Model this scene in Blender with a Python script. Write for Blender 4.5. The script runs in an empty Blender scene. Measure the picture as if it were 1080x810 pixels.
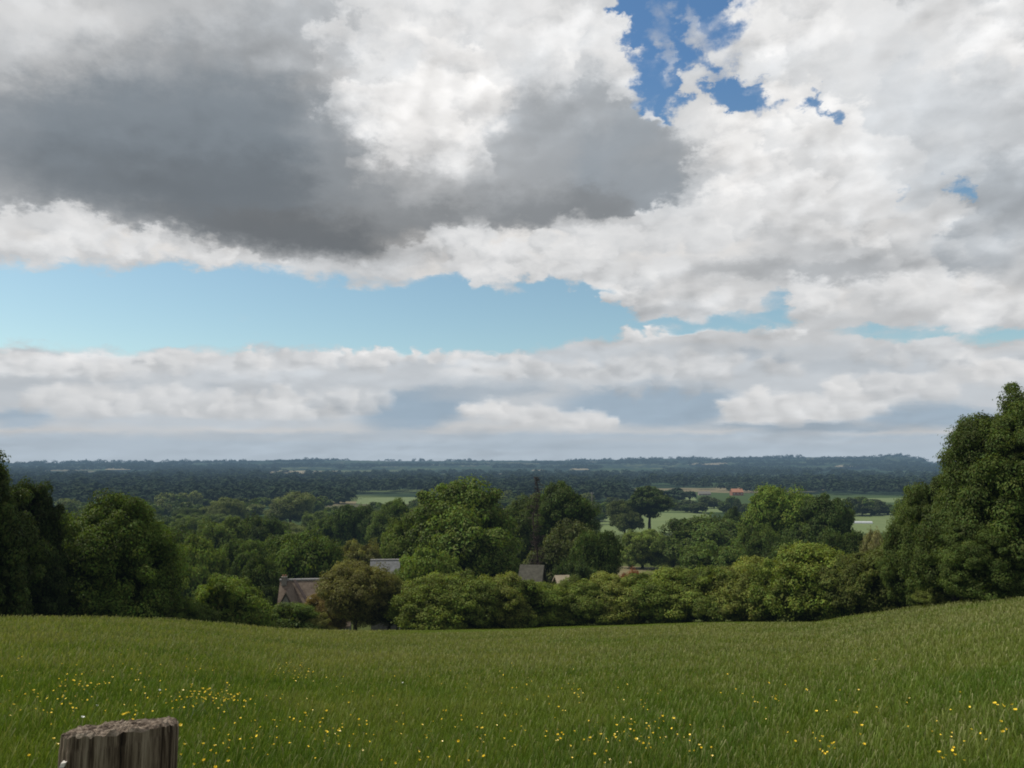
import bpy, math, random
import numpy as np
from mathutils import Vector

R = math.radians
rng = np.random.default_rng(7)
random.seed(7)
scene = bpy.context.scene
col = scene.collection

# ------------------------------------------------------------------ camera
FPX = 850.0
PITCH = math.atan(85.0 / FPX)
CP, SP = math.cos(PITCH), math.sin(PITCH)
EYE = 1.62                      # eye height above the turf at the camera; eye is z = 0


def ray(px, py):
    a, b = (px - 540) / FPX, (405 - py) / FPX
    return a, CP - b * SP, SP + b * CP


def az_of(px, py=490):
    x, y, z = ray(px, py)
    return math.atan2(x, y)


def slope_of(px, py):
    x, y, z = ray(px, py)
    return z / math.hypot(x, y)


cam = bpy.data.cameras.new('camera')
cam.lens = 36.0 * FPX / 1080
cam.sensor_width = 36
cam.clip_start = 0.05
cam.clip_end = 60000
co = bpy.data.objects.new('camera', cam)
co.rotation_euler = (R(90) + PITCH, 0, 0)
col.objects.link(co)
scene.camera = co

# ------------------------------------------------------------------ noise


def hash2(ix, iy, s=0):
    n = (ix * 374761393 + iy * 668265263 + s * 1442695041) & 0x7fffffff
    n = ((n ^ (n >> 13)) * 1274126177) & 0x7fffffff
    n = (n ^ (n >> 16)) & 0xffff
    return n / 65535.0


def vnoise(x, y, s=0):
    x = np.asarray(x, float); y = np.asarray(y, float)
    ix = np.floor(x).astype(np.int64); iy = np.floor(y).astype(np.int64)
    fx = x - ix; fy = y - iy
    fx = fx * fx * (3 - 2 * fx); fy = fy * fy * (3 - 2 * fy)
    a = hash2(ix, iy, s); b = hash2(ix + 1, iy, s)
    c = hash2(ix, iy + 1, s); d = hash2(ix + 1, iy + 1, s)
    return (a * (1 - fx) + b * fx) * (1 - fy) + (c * (1 - fx) + d * fx) * fy


def fbm(x, y, s=0, o=4):
    t = 0; a = .5
    for k in range(o):
        t = t + a * (vnoise(x, y, s + k) - .5) * 2
        x = x * 2.03 + 7.1; y = y * 2.03 + 3.7; a *= .5
    return t


def sstep(a, b, x):
    t = np.clip((x - a) / (b - a), 0, 1)
    return t * t * (3 - 2 * t)


# ------------------------------------------------------------------ terrain
EDGE = [(-400, 650, 40), (0, 655, 42), (150, 656, 44), (230, 661, 47), (310, 667, 52), (380, 669, 60), (450, 665, 68),
        (550, 662, 72), (650, 658, 74), (720, 656, 74), (860, 655, 70), (920, 647, 66), (960, 642, 62),
        (1000, 636, 58), (1080, 628, 54), (1500, 622, 50)]
E_AZ = np.array([az_of(p, q) for p, q, d in EDGE])
E_S = np.array([-slope_of(p, q) for p, q, d in EDGE])
E_D = np.array([float(d) for p, q, d in EDGE])
P_R = np.array([0, 40, 50, 60, 75, 100, 130, 180, 260, 400, 700, 1200, 2200, 3000, 4200, 5600, 7000, 9000, 12000, 16000.])
P_Z = np.array([-9, -9.5, -12, -14, -16.5, -20, -22.5, -25.5, -28.5, -31, -33.5, -35, -35, -33, -20, -2, 14, 10, -20, -60.])
RIDGE = [(-300, 490.4), (0, 488.9), (60, 488.4), (150, 487.4), (250, 486.4), (320, 484.9), (420, 486.4), (540, 485.9), (620, 485.9), (690, 483.9),
         (760, 483.9), (840, 482.3), (900, 482.8), (945, 481.1), (970, 483.8), (985, 488.8), (1040, 492.8), (1400, 493.8)]
R_AZ = np.array([az_of(p, q) for p, q in RIDGE])
R_Z = np.array([slope_of(p, q) * 7000 for p, q in RIDGE])


def ground(x, y):
    x = np.asarray(x, float); y = np.asarray(y, float)
    r = np.hypot(x, y); th = np.arctan2(x, y)
    s = np.interp(th, E_AZ, E_S); D = np.interp(th, E_AZ, E_D)
    zm = -EYE - (s - EYE / D) * r
    zm = zm + .10 * fbm(x / 9, y / 9, 3, 2) * np.clip(r / 6, 0, 1)
    zp = np.interp(r, P_R, P_Z)
    w = sstep(0, 1, (r - D + 1) / 26)
    zz = zm * (1 - w) + zp * w
    far = sstep(300, 1500, r)
    ridge = np.interp(th, R_AZ, R_Z)
    k = sstep(3000, 7000, r)
    zz = zz + k * (ridge - 14)
    zz = zz + far * fbm(x / 420, y / 420, 11, 4) * 4.5 * (1 - .6 * sstep(5000, 7000, r))
    return zz


def hit(px, py, off=0.0):
    x, y, z = ray(px, py)
    h = math.hypot(x, y)
    rs = np.exp(np.linspace(math.log(2), math.log(9000), 3000))
    gz = ground(x / h * rs, y / h * rs) + off
    below = np.where(z / h * rs < gz)[0]
    i = below[0] if len(below) else -1
    return float(x / h * rs[i]), float(y / h * rs[i]), float(gz[i]), float(rs[i])


def at(px, r):
    a = az_of(px)
    x, y = math.sin(a) * r, math.cos(a) * r
    return x, y, float(ground(x, y))


# ------------------------------------------------------------------ helpers
def link(name, data, parent=None):
    o = bpy.data.objects.new(name, data)
    col.objects.link(o)
    if parent is not None:
        o.parent = parent
    return o


def tag(o, label=None, cat=None, group=None, kind=None):
    if label: o['label'] = label
    if cat: o['category'] = cat
    if group: o['group'] = group
    if kind: o['kind'] = kind
    return o


def np_mesh(name, V, F, mat, fmat=None, smooth=False):
    """V (n,3); F list of (m,k) index arrays"""
    me = bpy.data.meshes.new(name)
    V = np.asarray(V, np.float32)
    if not isinstance(F, list): F = [F]
    F = [np.asarray(f, np.int32) for f in F if len(f)]
    me.vertices.add(len(V)); me.vertices.foreach_set('co', V.ravel())
    tot = np.concatenate([np.full(len(f), f.shape[1], np.int32) for f in F])
    idx = np.concatenate([f.ravel() for f in F])
    me.loops.add(len(idx)); me.loops.foreach_set('vertex_index', idx)
    st = np.concatenate([[0], np.cumsum(tot)[:-1]]).astype(np.int32)
    me.polygons.add(len(tot))
    me.polygons.foreach_set('loop_start', st)
    me.polygons.foreach_set('loop_total', tot)
    for m in (mat if isinstance(mat, (list, tuple)) else [mat]): me.materials.append(m)
    if fmat is not None: me.polygons.foreach_set('material_index', np.asarray(fmat, np.int32))
    me.polygons.foreach_set('use_smooth', np.full(len(tot), smooth))
    me.update(); me.validate()
    return me


class MB:
    """collects boxes and tubes, then links ONE mesh"""
    def __init__(s): s.v = []; s.q = []; s.t = []; s.n = 0

    def add(s, v, q=(), t=()):
        s.v += [tuple(p) for p in v]
        s.q += [tuple(i + s.n for i in f) for f in q]
        s.t += [tuple(i + s.n for i in f) for f in t]
        s.n += len(v)

    def hexa(s, p):  # 8 points: bottom 4, top 4
        s.add(p, [(3, 2, 1, 0), (4, 5, 6, 7), (0, 1, 5, 4), (1, 2, 6, 5), (2, 3, 7, 6), (3, 0, 4, 7)])

    def box(s, c, d):
        x, y, z = c; a, b, h = [k / 2 for k in d]
        s.hexa([(x - a, y - b, z - h), (x + a, y - b, z - h), (x + a, y + b, z - h), (x - a, y + b, z - h),
                (x - a, y - b, z + h), (x + a, y - b, z + h), (x + a, y + b, z + h), (x - a, y + b, z + h)])

    def tube(s, pts, rad, n=7):
        pts = [Vector(p) for p in pts]; vs = []
        for i, p in enumerate(pts):
            d = (pts[min(i + 1, len(pts) - 1)] - pts[max(i - 1, 0)]).normalized()
            u = d.cross(Vector((0, 1, .13))).normalized(); w = d.cross(u)
            for k in range(n):
                a = 2 * math.pi * k / n
                vs.append(p + (u * math.cos(a) + w * math.sin(a)) * rad[i])
        q = []
        for i in range(len(pts) - 1):
            for k in range(n):
                q.append((i * n + k, i * n + (k + 1) % n, (i + 1) * n + (k + 1) % n, (i + 1) * n + k))
        m = len(vs); vs += [pts[0], pts[-1]]
        t = [((k + 1) % n, k, m) for k in range(n)] + [((len(pts) - 1) * n + k, (len(pts) - 1) * n + (k + 1) % n, m + 1) for k in range(n)]
        s.add(vs, q, t)

    def build(s, name, mat, parent=None, smooth=False):
        F = []
        if s.q: F.append(np.array(s.q))
        if s.t: F.append(np.array(s.t))
        return link(name, np_mesh(name, np.array(s.v), F, mat, smooth=smooth), parent)


# ------------------------------------------------------------------ materials
def srgb(r, g, b):
    f = lambda c: (c / 255 / 12.92) if c / 255 <= .04045 else ((c / 255 + .055) / 1.055) ** 2.4
    return (f(r), f(g), f(b), 1)


class NT:
    def __init__(s, tree): s.t = tree; s.t.nodes.clear()

    def n(s, typ, **kw):
        nd = s.t.nodes.new(typ)
        for k, v in kw.items():
            if k.startswith('i_'):
                key = k[2:]
                key = int(key) if key.isdigit() else key
                nd.inputs[key].default_value = v
            else: setattr(nd, k, v)
        return nd

    def l(s, a, b): s.t.links.new(a, b)

    def math(s, op, a, b=None, c=None, clamp=False):
        nd = s.t.nodes.new('ShaderNodeMath'); nd.operation = op; nd.use_clamp = clamp
        for i, v in enumerate((a, b, c)):
            if v is None: continue
            if isinstance(v, (int, float)): nd.inputs[i].default_value = v
            else: s.l(v, nd.inputs[i])
        return nd.outputs[0]

    def vmath(s, op, a, b=None, c=None):
        nd = s.t.nodes.new('ShaderNodeVectorMath'); nd.operation = op
        for i, v in enumerate((a, b, c)):
            if v is None: continue
            if isinstance(v, tuple): nd.inputs[i].default_value = v
            else: s.l(v, nd.inputs[i])
        return nd.outputs[0]

    def mix(s, f, a, b, blend='MIX'):
        nd = s.t.nodes.new('ShaderNodeMix'); nd.data_type = 'RGBA'; nd.blend_type = blend; nd.clamp_factor = True
        for i, v in ((0, f), (6, a), (7, b)):
            if isinstance(v, (int, float, tuple)): nd.inputs[i].default_value = v
            else: s.l(v, nd.inputs[i])
        return nd.outputs[2]

    def noise(s, vec, scale, detail=4, rough=.5, out=0, **kw):
        nd = s.t.nodes.new('ShaderNodeTexNoise'); nd.inputs['Scale'].default_value = scale
        nd.inputs['Detail'].default_value = detail; nd.inputs['Roughness'].default_value = rough
        if vec is not None: s.l(vec, nd.inputs['Vector'])
        for k, v in kw.items(): setattr(nd, k, v)
        return nd.outputs[out]

    def ramp(s, fac, stops, interp='LINEAR'):
        nd = s.t.nodes.new('ShaderNodeValToRGB'); cr = nd.color_ramp; cr.interpolation = interp
        while len(cr.elements) < len(stops): cr.elements.new(.5)
        for e, (p, c) in zip(cr.elements, stops):
            e.position = p
            e.color = c if isinstance(c, tuple) else (c, c, c, 1)
        if fac is not None: s.l(fac, nd.inputs[0])
        return nd


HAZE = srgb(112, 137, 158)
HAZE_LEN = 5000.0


def new_mat(name):
    m = bpy.data.materials.new(name); m.use_nodes = True
    return m, NT(m.node_tree)


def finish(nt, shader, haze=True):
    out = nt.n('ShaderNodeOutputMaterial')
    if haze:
        # aerial perspective painted in as blue-grey glow: depends only on where the surface is
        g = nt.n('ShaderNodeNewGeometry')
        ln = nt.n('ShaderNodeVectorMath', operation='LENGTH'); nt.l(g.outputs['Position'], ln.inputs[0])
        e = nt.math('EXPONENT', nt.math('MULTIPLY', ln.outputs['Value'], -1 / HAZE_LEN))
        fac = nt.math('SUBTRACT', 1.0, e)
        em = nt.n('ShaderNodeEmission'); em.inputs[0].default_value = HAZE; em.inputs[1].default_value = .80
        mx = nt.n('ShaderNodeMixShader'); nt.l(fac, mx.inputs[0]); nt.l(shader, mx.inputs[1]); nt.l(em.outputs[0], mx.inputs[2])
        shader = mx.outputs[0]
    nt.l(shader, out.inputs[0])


def leaf_material(name, transl=.30, var=.42, spec=.1):
    m, nt = new_mat(name)
    g = nt.n('ShaderNodeNewGeometry'); oi = nt.n('ShaderNodeObjectInfo')
    big = nt.noise(g.outputs['Position'], .22, 3, .6)
    fine = g.outputs['Random Per Island']
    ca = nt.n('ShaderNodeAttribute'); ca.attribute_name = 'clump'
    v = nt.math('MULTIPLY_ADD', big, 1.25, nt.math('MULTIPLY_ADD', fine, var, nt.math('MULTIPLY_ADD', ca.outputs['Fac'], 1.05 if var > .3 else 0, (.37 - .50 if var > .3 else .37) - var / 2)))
    base = nt.vmath('SCALE', oi.outputs['Color']); nt.l(v, base.node.inputs['Scale'])
    # some leaves yellower, some bluer
    hs = nt.n('ShaderNodeHueSaturation'); nt.l(base, hs.inputs['Color'])
    nt.l(nt.math('MULTIPLY_ADD', nt.math('SUBTRACT', fine, .5), .06, .5), hs.inputs['Hue'])
    hs.inputs['Saturation'].default_value = .95
    d = nt.n('ShaderNodeBsdfPrincipled'); d.inputs['Roughness'].default_value = .55
    d.inputs['Specular IOR Level'].default_value = spec
    nt.l(hs.outputs[0], d.inputs['Base Color'])
    t = nt.n('ShaderNodeBsdfTranslucent')
    nt.l(nt.mix(1.0, hs.outputs[0], (1.5, 1.45, .5, 1), 'MULTIPLY'), t.inputs[0])
    mx = nt.n('ShaderNodeMixShader'); mx.inputs[0].default_value = transl
    nt.l(d.outputs[0], mx.inputs[1]); nt.l(t.outputs[0], mx.inputs[2])
    finish(nt, mx.outputs[0])
    return m


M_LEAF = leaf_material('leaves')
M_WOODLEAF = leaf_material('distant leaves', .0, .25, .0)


def flat_material(name, stops, scale, rough=.9, stretch=(1, 1, 1), detail=6, bump=0.0, haze=True, nrough=.6, coords='Object'):
    m, nt = new_mat(name)
    tc = nt.n('ShaderNodeTexCoord')
    mp = nt.n('ShaderNodeMapping'); mp.inputs['Scale'].default_value = stretch
    nt.l(tc.outputs[coords], mp.inputs[0])
    f = nt.noise(mp.outputs[0], scale, detail, nrough)
    c = nt.ramp(f, stops)
    d = nt.n('ShaderNodeBsdfPrincipled'); d.inputs['Roughness'].default_value = rough
    d.inputs['Specular IOR Level'].default_value = .2
    nt.l(c.outputs[0], d.inputs['Base Color'])
    if bump:
        b = nt.n('ShaderNodeBump'); b.inputs['Strength'].default_value = bump; b.inputs['Distance'].default_value = .02
        nt.l(f, b.inputs['Height']); nt.l(b.outputs[0], d.inputs['Normal'])
    finish(nt, d.outputs[0], haze)
    return m


M_BARK = flat_material('bark', [(.3, (.018, .014, .010, 1)), (.7, (.055, .045, .034, 1))], 6, stretch=(1, 1, .2))
M_DEAD = flat_material('dead wood', [(.3, (.022, .016, .014, 1)), (.7, (.06, .042, .036, 1))], 4)
M_ROOF = flat_material('weathered roof tiles', [(.3, (.080, .058, .044, 1)), (.55, (.135, .105, .080, 1)), (.75, (.18, .145, .11, 1))], 2.2, bump=.3)
M_SLATE = flat_material('grey slates', [(.3, (.085, .088, .09, 1)), (.7, (.15, .155, .16, 1))], 2.5)
M_RIDGE = flat_material('ridge tiles', [(.3, (.2, .2, .2, 1)), (.7, (.3, .29, .28, 1))], 3)
M_VALLEY_SHADOW = flat_material('painted valley shadow', [(.3, (.03, .022, .02, 1)), (.7, (.06, .045, .04, 1))], 3)  # dark tone for the shadow in the roof valley
M_BRICK = flat_material('brick', [(.3, (.16, .07, .045, 1)), (.7, (.28, .14, .09, 1))], 3)
M_ORANGE = flat_material('orange clay tiles', [(.3, (.32, .15, .09, 1)), (.7, (.42, .21, .13, 1))], 1)
M_RENDER = flat_material('pale render', [(.3, (.40, .38, .34, 1)), (.7, (.55, .52, .47, 1))], 1)
M_STONE = flat_material('grey stone', [(.3, (.10, .095, .085, 1)), (.7, (.19, .18, .16, 1))], 3)
M_MOSSY = flat_material('mossy stone roof', [(.3, (.035, .034, .026, 1)), (.7, (.07, .066, .052, 1))], 3)
M_TUNNEL = flat_material('tunnel sheeting', [(.3, (.36, .38, .39, 1)), (.7, (.45, .47, .48, 1))], 1)
M_SAND = flat_material('sandy render', [(.3, (.19, .16, .11, 1)), (.7, (.27, .23, .17, 1))], 1)
M_WHITE = flat_material('white sheeting', [(.3, (.62, .64, .65, 1)), (.7, (.75, .77, .78, 1))], 1)
M_GLASS, nt = new_mat('skylight glass')
d = nt.n('ShaderNodeBsdfPrincipled'); d.inputs['Base Color'].default_value = (.35, .38, .4, 1); d.inputs['Roughness'].default_value = .12
d.inputs['Specular IOR Level'].default_value = .8
finish(nt, d.outputs[0], False)
M_POLE = flat_material('pole wood', [(.3, (.16, .14, .12, 1)), (.7, (.26, .24, .21, 1))], 3)


def ground_material():
    """valley floor: patchwork of fields and wooded ground, bluer with distance from haze mixed into the shader"""
    m, nt = new_mat('valley ground')
    g = nt.n('ShaderNodeNewGeometry'); P = g.outputs['Position']
    w = nt.noise(P, .004, 3, .5, out=1)
    wp = nt.vmath('ADD', P, nt.vmath('MULTIPLY', nt.vmath('SUBTRACT', w, (.5, .5, .5)), (160, 160, 0)))
    vo = nt.n('ShaderNodeTexVoronoi', feature='F1'); vo.inputs['Scale'].default_value = .0036; vo.voronoi_dimensions = '2D'
    nt.l(wp, vo.inputs['Vector'])
    sep = nt.n('ShaderNodeSeparateColor'); nt.l(vo.outputs['Color'], sep.inputs[0])
    fields = nt.ramp(sep.outputs[0], [(0, (.030, .050, .022, 1)), (.35, (.046, .070, .028, 1)), (.55, (.068, .088, .036, 1)), (.75, (.088, .102, .046, 1)), (.9, (.15, .13, .08, 1))], 'CONSTANT')
    wood = nt.ramp(nt.noise(P, .0021, 5, .6), [(.47, 0.0), (.53, 1.0)])
    tone = nt.noise(P, .02, 6, .7)
    wc = nt.ramp(tone, [(.3, (.014, .026, .016, 1)), (.7, (.034, .052, .028, 1))])
    c = nt.mix(wood.outputs[0], fields.outputs[0], wc.outputs[0])
    near = nt.ramp(nt.noise(P, .35, 6, .7), [(.3, (.035, .045, .014, 1)), (.7, (.07, .085, .028, 1))])
    ln = nt.n('ShaderNodeVectorMath', operation='LENGTH'); nt.l(P, ln.inputs[0])
    nf = nt.n('ShaderNodeMapRange'); nf.inputs[1].default_value = 250; nf.inputs[2].default_value = 520
    nt.l(ln.outputs['Value'], nf.inputs[0])
    c = nt.mix(nf.outputs[0], near.outputs[0], c)
    d = nt.n('ShaderNodeBsdfDiffuse'); nt.l(c, d.inputs[0])
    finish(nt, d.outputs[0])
    return m


def turf_material():
    m, nt = new_mat('meadow turf')
    g = nt.n('ShaderNodeNewGeometry'); P = g.outputs['Position']
    a = nt.noise(P, .35, 5, .6); b = nt.noise(P, 9, 5, .7)
    c1 = nt.ramp(a, [(.3, (.045, .075, .014, 1)), (.7, (.085, .118, .026, 1))])
    c2 = nt.ramp(b, [(.3, (.35, .35, .35, 1)), (.7, (1.25, 1.2, 1.0, 1))])
    c = nt.mix(1.0, c1.outputs[0], c2.outputs[0], 'MULTIPLY')
    d = nt.n('ShaderNodeBsdfDiffuse'); nt.l(c, d.inputs[0])
    finish(nt, d.outputs[0], False)
    return m


def grass_material():
    m, nt = new_mat('meadow grass blades')
    g = nt.n('ShaderNodeNewGeometry'); P = g.outputs['Position']
    at_ = nt.n('ShaderNodeAttribute'); at_.attribute_name = 'tip'
    se = nt.n('ShaderNodeAttribute'); se.attribute_name = 'seed'
    sh = nt.n('ShaderNodeAttribute'); sh.attribute_name = 'mown'
    patch = nt.noise(P, .13, 5, .65)
    patch2 = nt.noise(P, 1.1, 4, .6)
    pp = nt.math('MULTIPLY_ADD', patch2, .45, nt.math('MULTIPLY_ADD', patch, .85, -.125))
    green = nt.ramp(pp, [(.36, (.068, .125, .016, 1)), (.50, (.104, .158, .022, 1)), (.64, (.150, .186, .042, 1))])
    rnd = g.outputs['Random Per Island']
    v = nt.math('MULTIPLY_ADD', rnd, .6, .72)
    c = nt.vmath('SCALE', green.outputs[0]); nt.l(v, c.node.inputs['Scale'])
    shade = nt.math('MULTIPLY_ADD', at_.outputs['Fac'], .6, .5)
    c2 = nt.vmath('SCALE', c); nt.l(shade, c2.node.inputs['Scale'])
    c3 = nt.mix(se.outputs['Fac'], c2, (.22, .205, .105, 1))
    c4 = nt.mix(nt.math('MULTIPLY', sh.outputs['Fac'], .55), c3, (.165, .205, .048, 1))
    d = nt.n('ShaderNodeBsdfPrincipled'); d.inputs['Roughness'].default_value = .6; d.inputs['Specular IOR Level'].default_value = .15
    nt.l(c4, d.inputs['Base Color'])
    t = nt.n('ShaderNodeBsdfTranslucent'); nt.l(nt.mix(1.0, c4, (1.3, 1.3, .5, 1), 'MULTIPLY'), t.inputs[0])
    mx = nt.n('ShaderNodeMixShader'); mx.inputs[0].default_value = .3
    nt.l(d.outputs[0], mx.inputs[1]); nt.l(t.outputs[0], mx.inputs[2])
    finish(nt, mx.outputs[0], False)
    return m


# ------------------------------------------------------------------ ground sheet
def build_ground():
    a_f = np.arange(R(-46), R(46), R(.14))
    a_b = np.arange(R(46), R(314), R(3))
    A = np.concatenate([a_f, a_b])
    rad = np.concatenate([[.2], np.exp(np.linspace(math.log(1.0), math.log(60), 150)), np.exp(np.linspace(math.log(61), math.log(16000), 380))])
    RR, AA = np.meshgrid(rad, A, indexing='ij')
    X = RR * np.sin(AA); Y = RR * np.cos(AA); Z = ground(X, Y)
    # woodland canopy roughness on the far slopes only
    Z += sstep(2200, 3500, RR) * (fbm(X / 26, Y / 26, 21, 3) * 7 + fbm(X / 90, Y / 90, 31, 2) * 4)
    V = np.stack([X, Y, Z], -1).reshape(-1, 3)
    nr, na = len(rad), len(A)
    i, j = np.meshgrid(np.arange(nr - 1), np.arange(na), indexing='ij')
    j2 = (j + 1) % na
    F = np.stack([i * na + j, i * na + j2, (i + 1) * na + j2, (i + 1) * na + j], -1).reshape(-1, 4)[:, ::-1]
    th = np.where(AA > math.pi, AA - 2 * math.pi, AA)
    D = np.interp(th, E_AZ, E_D)
    fm = (RR > D + 5)[:-1].astype(np.int32).reshape(-1)
    V = np.concatenate([V, [[0, 0, float(ground(0, .01))]]])
    T = np.stack([np.arange(na), (np.arange(na) + 1) % na, np.full(na, len(V) - 1)], -1)
    me = np_mesh('ground', V, [F, T], [turf_material(), ground_material()], np.concatenate([fm, np.zeros(na, int)]), smooth=True)
    tag(link('ground', me), kind='structure')


build_ground()


def drape(name, corners, mat, lift=.12, n=26):
    """quad field sheet laid over the terrain; corners are world x,y"""
    c = np.array(corners, float)
    u = np.linspace(0, 1, n); U, W = np.meshgrid(u, u, indexing='ij')
    P = (c[0] * ((1 - U) * (1 - W))[..., None] + c[1] * (U * (1 - W))[..., None] + c[2] * (U * W)[..., None] + c[3] * ((1 - U) * W)[..., None])
    Z = ground(P[..., 0], P[..., 1]) + lift
    V = np.concatenate([P, Z[..., None]], -1).reshape(-1, 3)
    i, j = np.meshgrid(np.arange(n - 1), np.arange(n - 1), indexing='ij')
    F = np.stack([i * n + j, (i + 1) * n + j, (i + 1) * n + j + 1, i * n + j + 1], -1).reshape(-1, 4)
    tag(link(name, np_mesh(name, V, F, mat, smooth=True)), kind='structure')


def hx(px, py): return hit(px, py)[:2]


M_PASTURE = flat_material('pasture', [(.3, (.078, .112, .036, 1)), (.7, (.108, .138, .048, 1))], .03, coords='Generated', stretch=(300, 300, 1), detail=5)
M_PALE = flat_material('pale stubble field', [(.3, (.20, .17, .10, 1)), (.7, (.27, .23, .15, 1))], .03, coords='Generated', stretch=(300, 300, 1))
M_DRY = flat_material('dry grass', [(.3, (.085, .085, .035, 1)), (.7, (.17, .135, .07, 1))], .08, coords='Generated', stretch=(100, 100, 1), detail=6)
FIELDS = [
    ('field', [(600, 566), (770, 566), (745, 541), (618, 541)], M_PASTURE),
    ('field', [(860, 566), (960, 560), (945, 540), (870, 541)], M_PASTURE),
    ('field', [(868, 531), (960, 530), (960, 525), (880, 526)], M_PASTURE),
    ('field', [(700, 540), (800, 541), (785, 534), (705, 533)], M_PASTURE),
    ('field', [(375, 532), (445, 532), (440, 524.5), (378, 525)], M_PASTURE),
    ('field', [(700, 528), (735, 528), (732, 524.5), (705, 524.5)], M_PASTURE),
]
for nm, cs, mt in FIELDS:
    drape(nm, [hx(*c) for c in cs], mt)
drape('dry_grass_bank', [at(640, 170)[:2], at(760, 170)[:2], at(770, 215)[:2], at(632, 222)[:2]], M_DRY)
drape('dry_grass_bank', [at(365, 230)[:2], at(425, 220)[:2], at(420, 300)[:2], at(380, 310)[:2]], M_DRY)
PALES = [(272, 331, 502.5, 499), (110, 138, 498, 495.5), (600, 622, 498, 496.3), (730, 745, 491.5, 490), (748, 768, 491, 489.6), (880, 915, 494.5, 492.6), (725, 760, 492, 490.6), (560, 575, 499, 497.5), (180, 215, 500, 498.5)]
for a, b, y0, y1 in PALES:
    p = [hx(a, y0), hx(b, y0), hx(b - 3, y1), hx(a + 4, y1)]
    drape('pale_field', p, M_PALE, lift=9, n=14)


# ------------------------------------------------------------------ foliage
def rand_dir(n, g):
    v = g.normal(size=(n, 3)); return v / np.linalg.norm(v, axis=1)[:, None]


def leaf_quads(P, N, size, g, asp=.62):
    n = len(P)
    t = np.cross(N, rand_dir(n, g)); t /= np.linalg.norm(t, axis=1)[:, None] + 1e-9
    b = np.cross(N, t)
    L = (size * g.uniform(.65, 1.35, n))[:, None] * .5
    fold = N * L * .25
    V = np.stack([P + t * L, P + b * L * asp + fold, P - t * L, P - b * L * asp + fold], 1)
    F = np.arange(4 * n).reshape(n, 4)
    return V.reshape(-1, 3), F


def crown_arrays(seed, Rr=5., H=10., z0=.5, nlobe=8, nclump=200, nleaf=150, ls=.3, cs=.16, lobe=.42, topbias=0., lean=(0, 0), spiky=0.0, gap=.0, skirt=0, core=.66, rag=.20):
    g = np.random.default_rng(seed)
    hz = (H - z0) / 2; zc = z0 + hz; k = hz / Rr
    C = [np.array([0, 0, zc - .05 * hz])]; LR = [Rr * core]
    for i in range(nlobe):
        a = 2 * math.pi * (i + g.uniform(-.3, .3)) / nlobe * 1.618 * 1.0
        e = g.uniform(-.75, .95)
        ce = math.sqrt(max(0, 1 - e * e))
        w = 1 - topbias * max(0, e)
        C.append(np.array([math.cos(a) * ce * Rr * .56 * w, math.sin(a) * ce * Rr * .56 * w, zc + e * hz * .58]))
        LR.append(Rr * lobe * g.uniform(.75, 1.15))
    for i in range(skirt):
        a = 2 * math.pi * (i + g.uniform(-.2, .2)) / skirt
        rr_ = Rr * g.uniform(.5, .62)
        C.append(np.array([math.cos(a) * rr_, math.sin(a) * rr_, z0 + .26 * (H - z0)])); LR.append(min(Rr * .40, .27 * (H - z0) / k * 1.1))
    C = np.array(C); LR = np.array(LR)
    C[:, 0] += lean[0] * (C[:, 2] - z0) / H; C[:, 1] += lean[1] * (C[:, 2] - z0) / H
    sc = np.array([1, 1, k])
    Pc = []
    pr = LR ** 2 / np.sum(LR ** 2)
    while len(Pc) < nclump:
        i = g.choice(len(C), p=pr); d_ = rand_dir(1, g)[0]
        if d_[2] < -.5 and g.random() < .5: continue
        p = C[i] + d_ * LR[i] * sc * (g.uniform(.80, 1.08) + (rag if g.random() < .22 else 0))
        dd = np.linalg.norm((p - C) / sc, axis=1) / LR; dd[i] = 9
        if dd.min() < .8 or p[2] < z0 * .6: continue
        if gap and vnoise(p[0] * 2.2 / Rr + 50, p[2] * 2.2 / Rr + p[1] / Rr + 50, seed) < gap: continue
        Pc.append(p)
    Pc = np.array(Pc)
    S = Rr * cs * g.uniform(.5, 1.4, len(Pc))
    idx = np.repeat(np.arange(len(Pc)), nleaf)
    d_ = rand_dir(len(idx), g)
    rad = g.uniform(.35, 1.05, len(idx)) ** .6
    if spiky: rad = rad * (1 + spiky * np.clip(g.normal(size=len(idx)), 0, 3))
    P = Pc[idx] + d_ * rad[:, None] * S[idx][:, None] * np.array([1.1, 1.1, .72])
    N = d_ * .95 + np.array([0, 0, .35]) + rand_dir(len(idx), g) * .5
    N /= np.linalg.norm(N, axis=1)[:, None]
    V1, F1 = leaf_quads(P, N, ls * np.ones(len(P)), g)
    # inner foliage that closes the crown, its shade put into a darker tone
    nin = int(len(idx) * .11)
    i = g.choice(len(C), p=pr, size=nin)
    d_ = rand_dir(nin, g)
    P = C[i] + d_ * (LR[i] * g.uniform(.45, .86, nin))[:, None] * sc
    P[:, 2] = np.maximum(P[:, 2], z0 * .6)
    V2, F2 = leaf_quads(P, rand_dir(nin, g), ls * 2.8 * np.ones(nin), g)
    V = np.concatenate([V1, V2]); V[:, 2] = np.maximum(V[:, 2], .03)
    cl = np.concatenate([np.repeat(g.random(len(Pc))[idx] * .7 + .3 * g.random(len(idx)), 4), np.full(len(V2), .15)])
    return V, np.concatenate([F1, F2 + len(V1)]), C, cl


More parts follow.
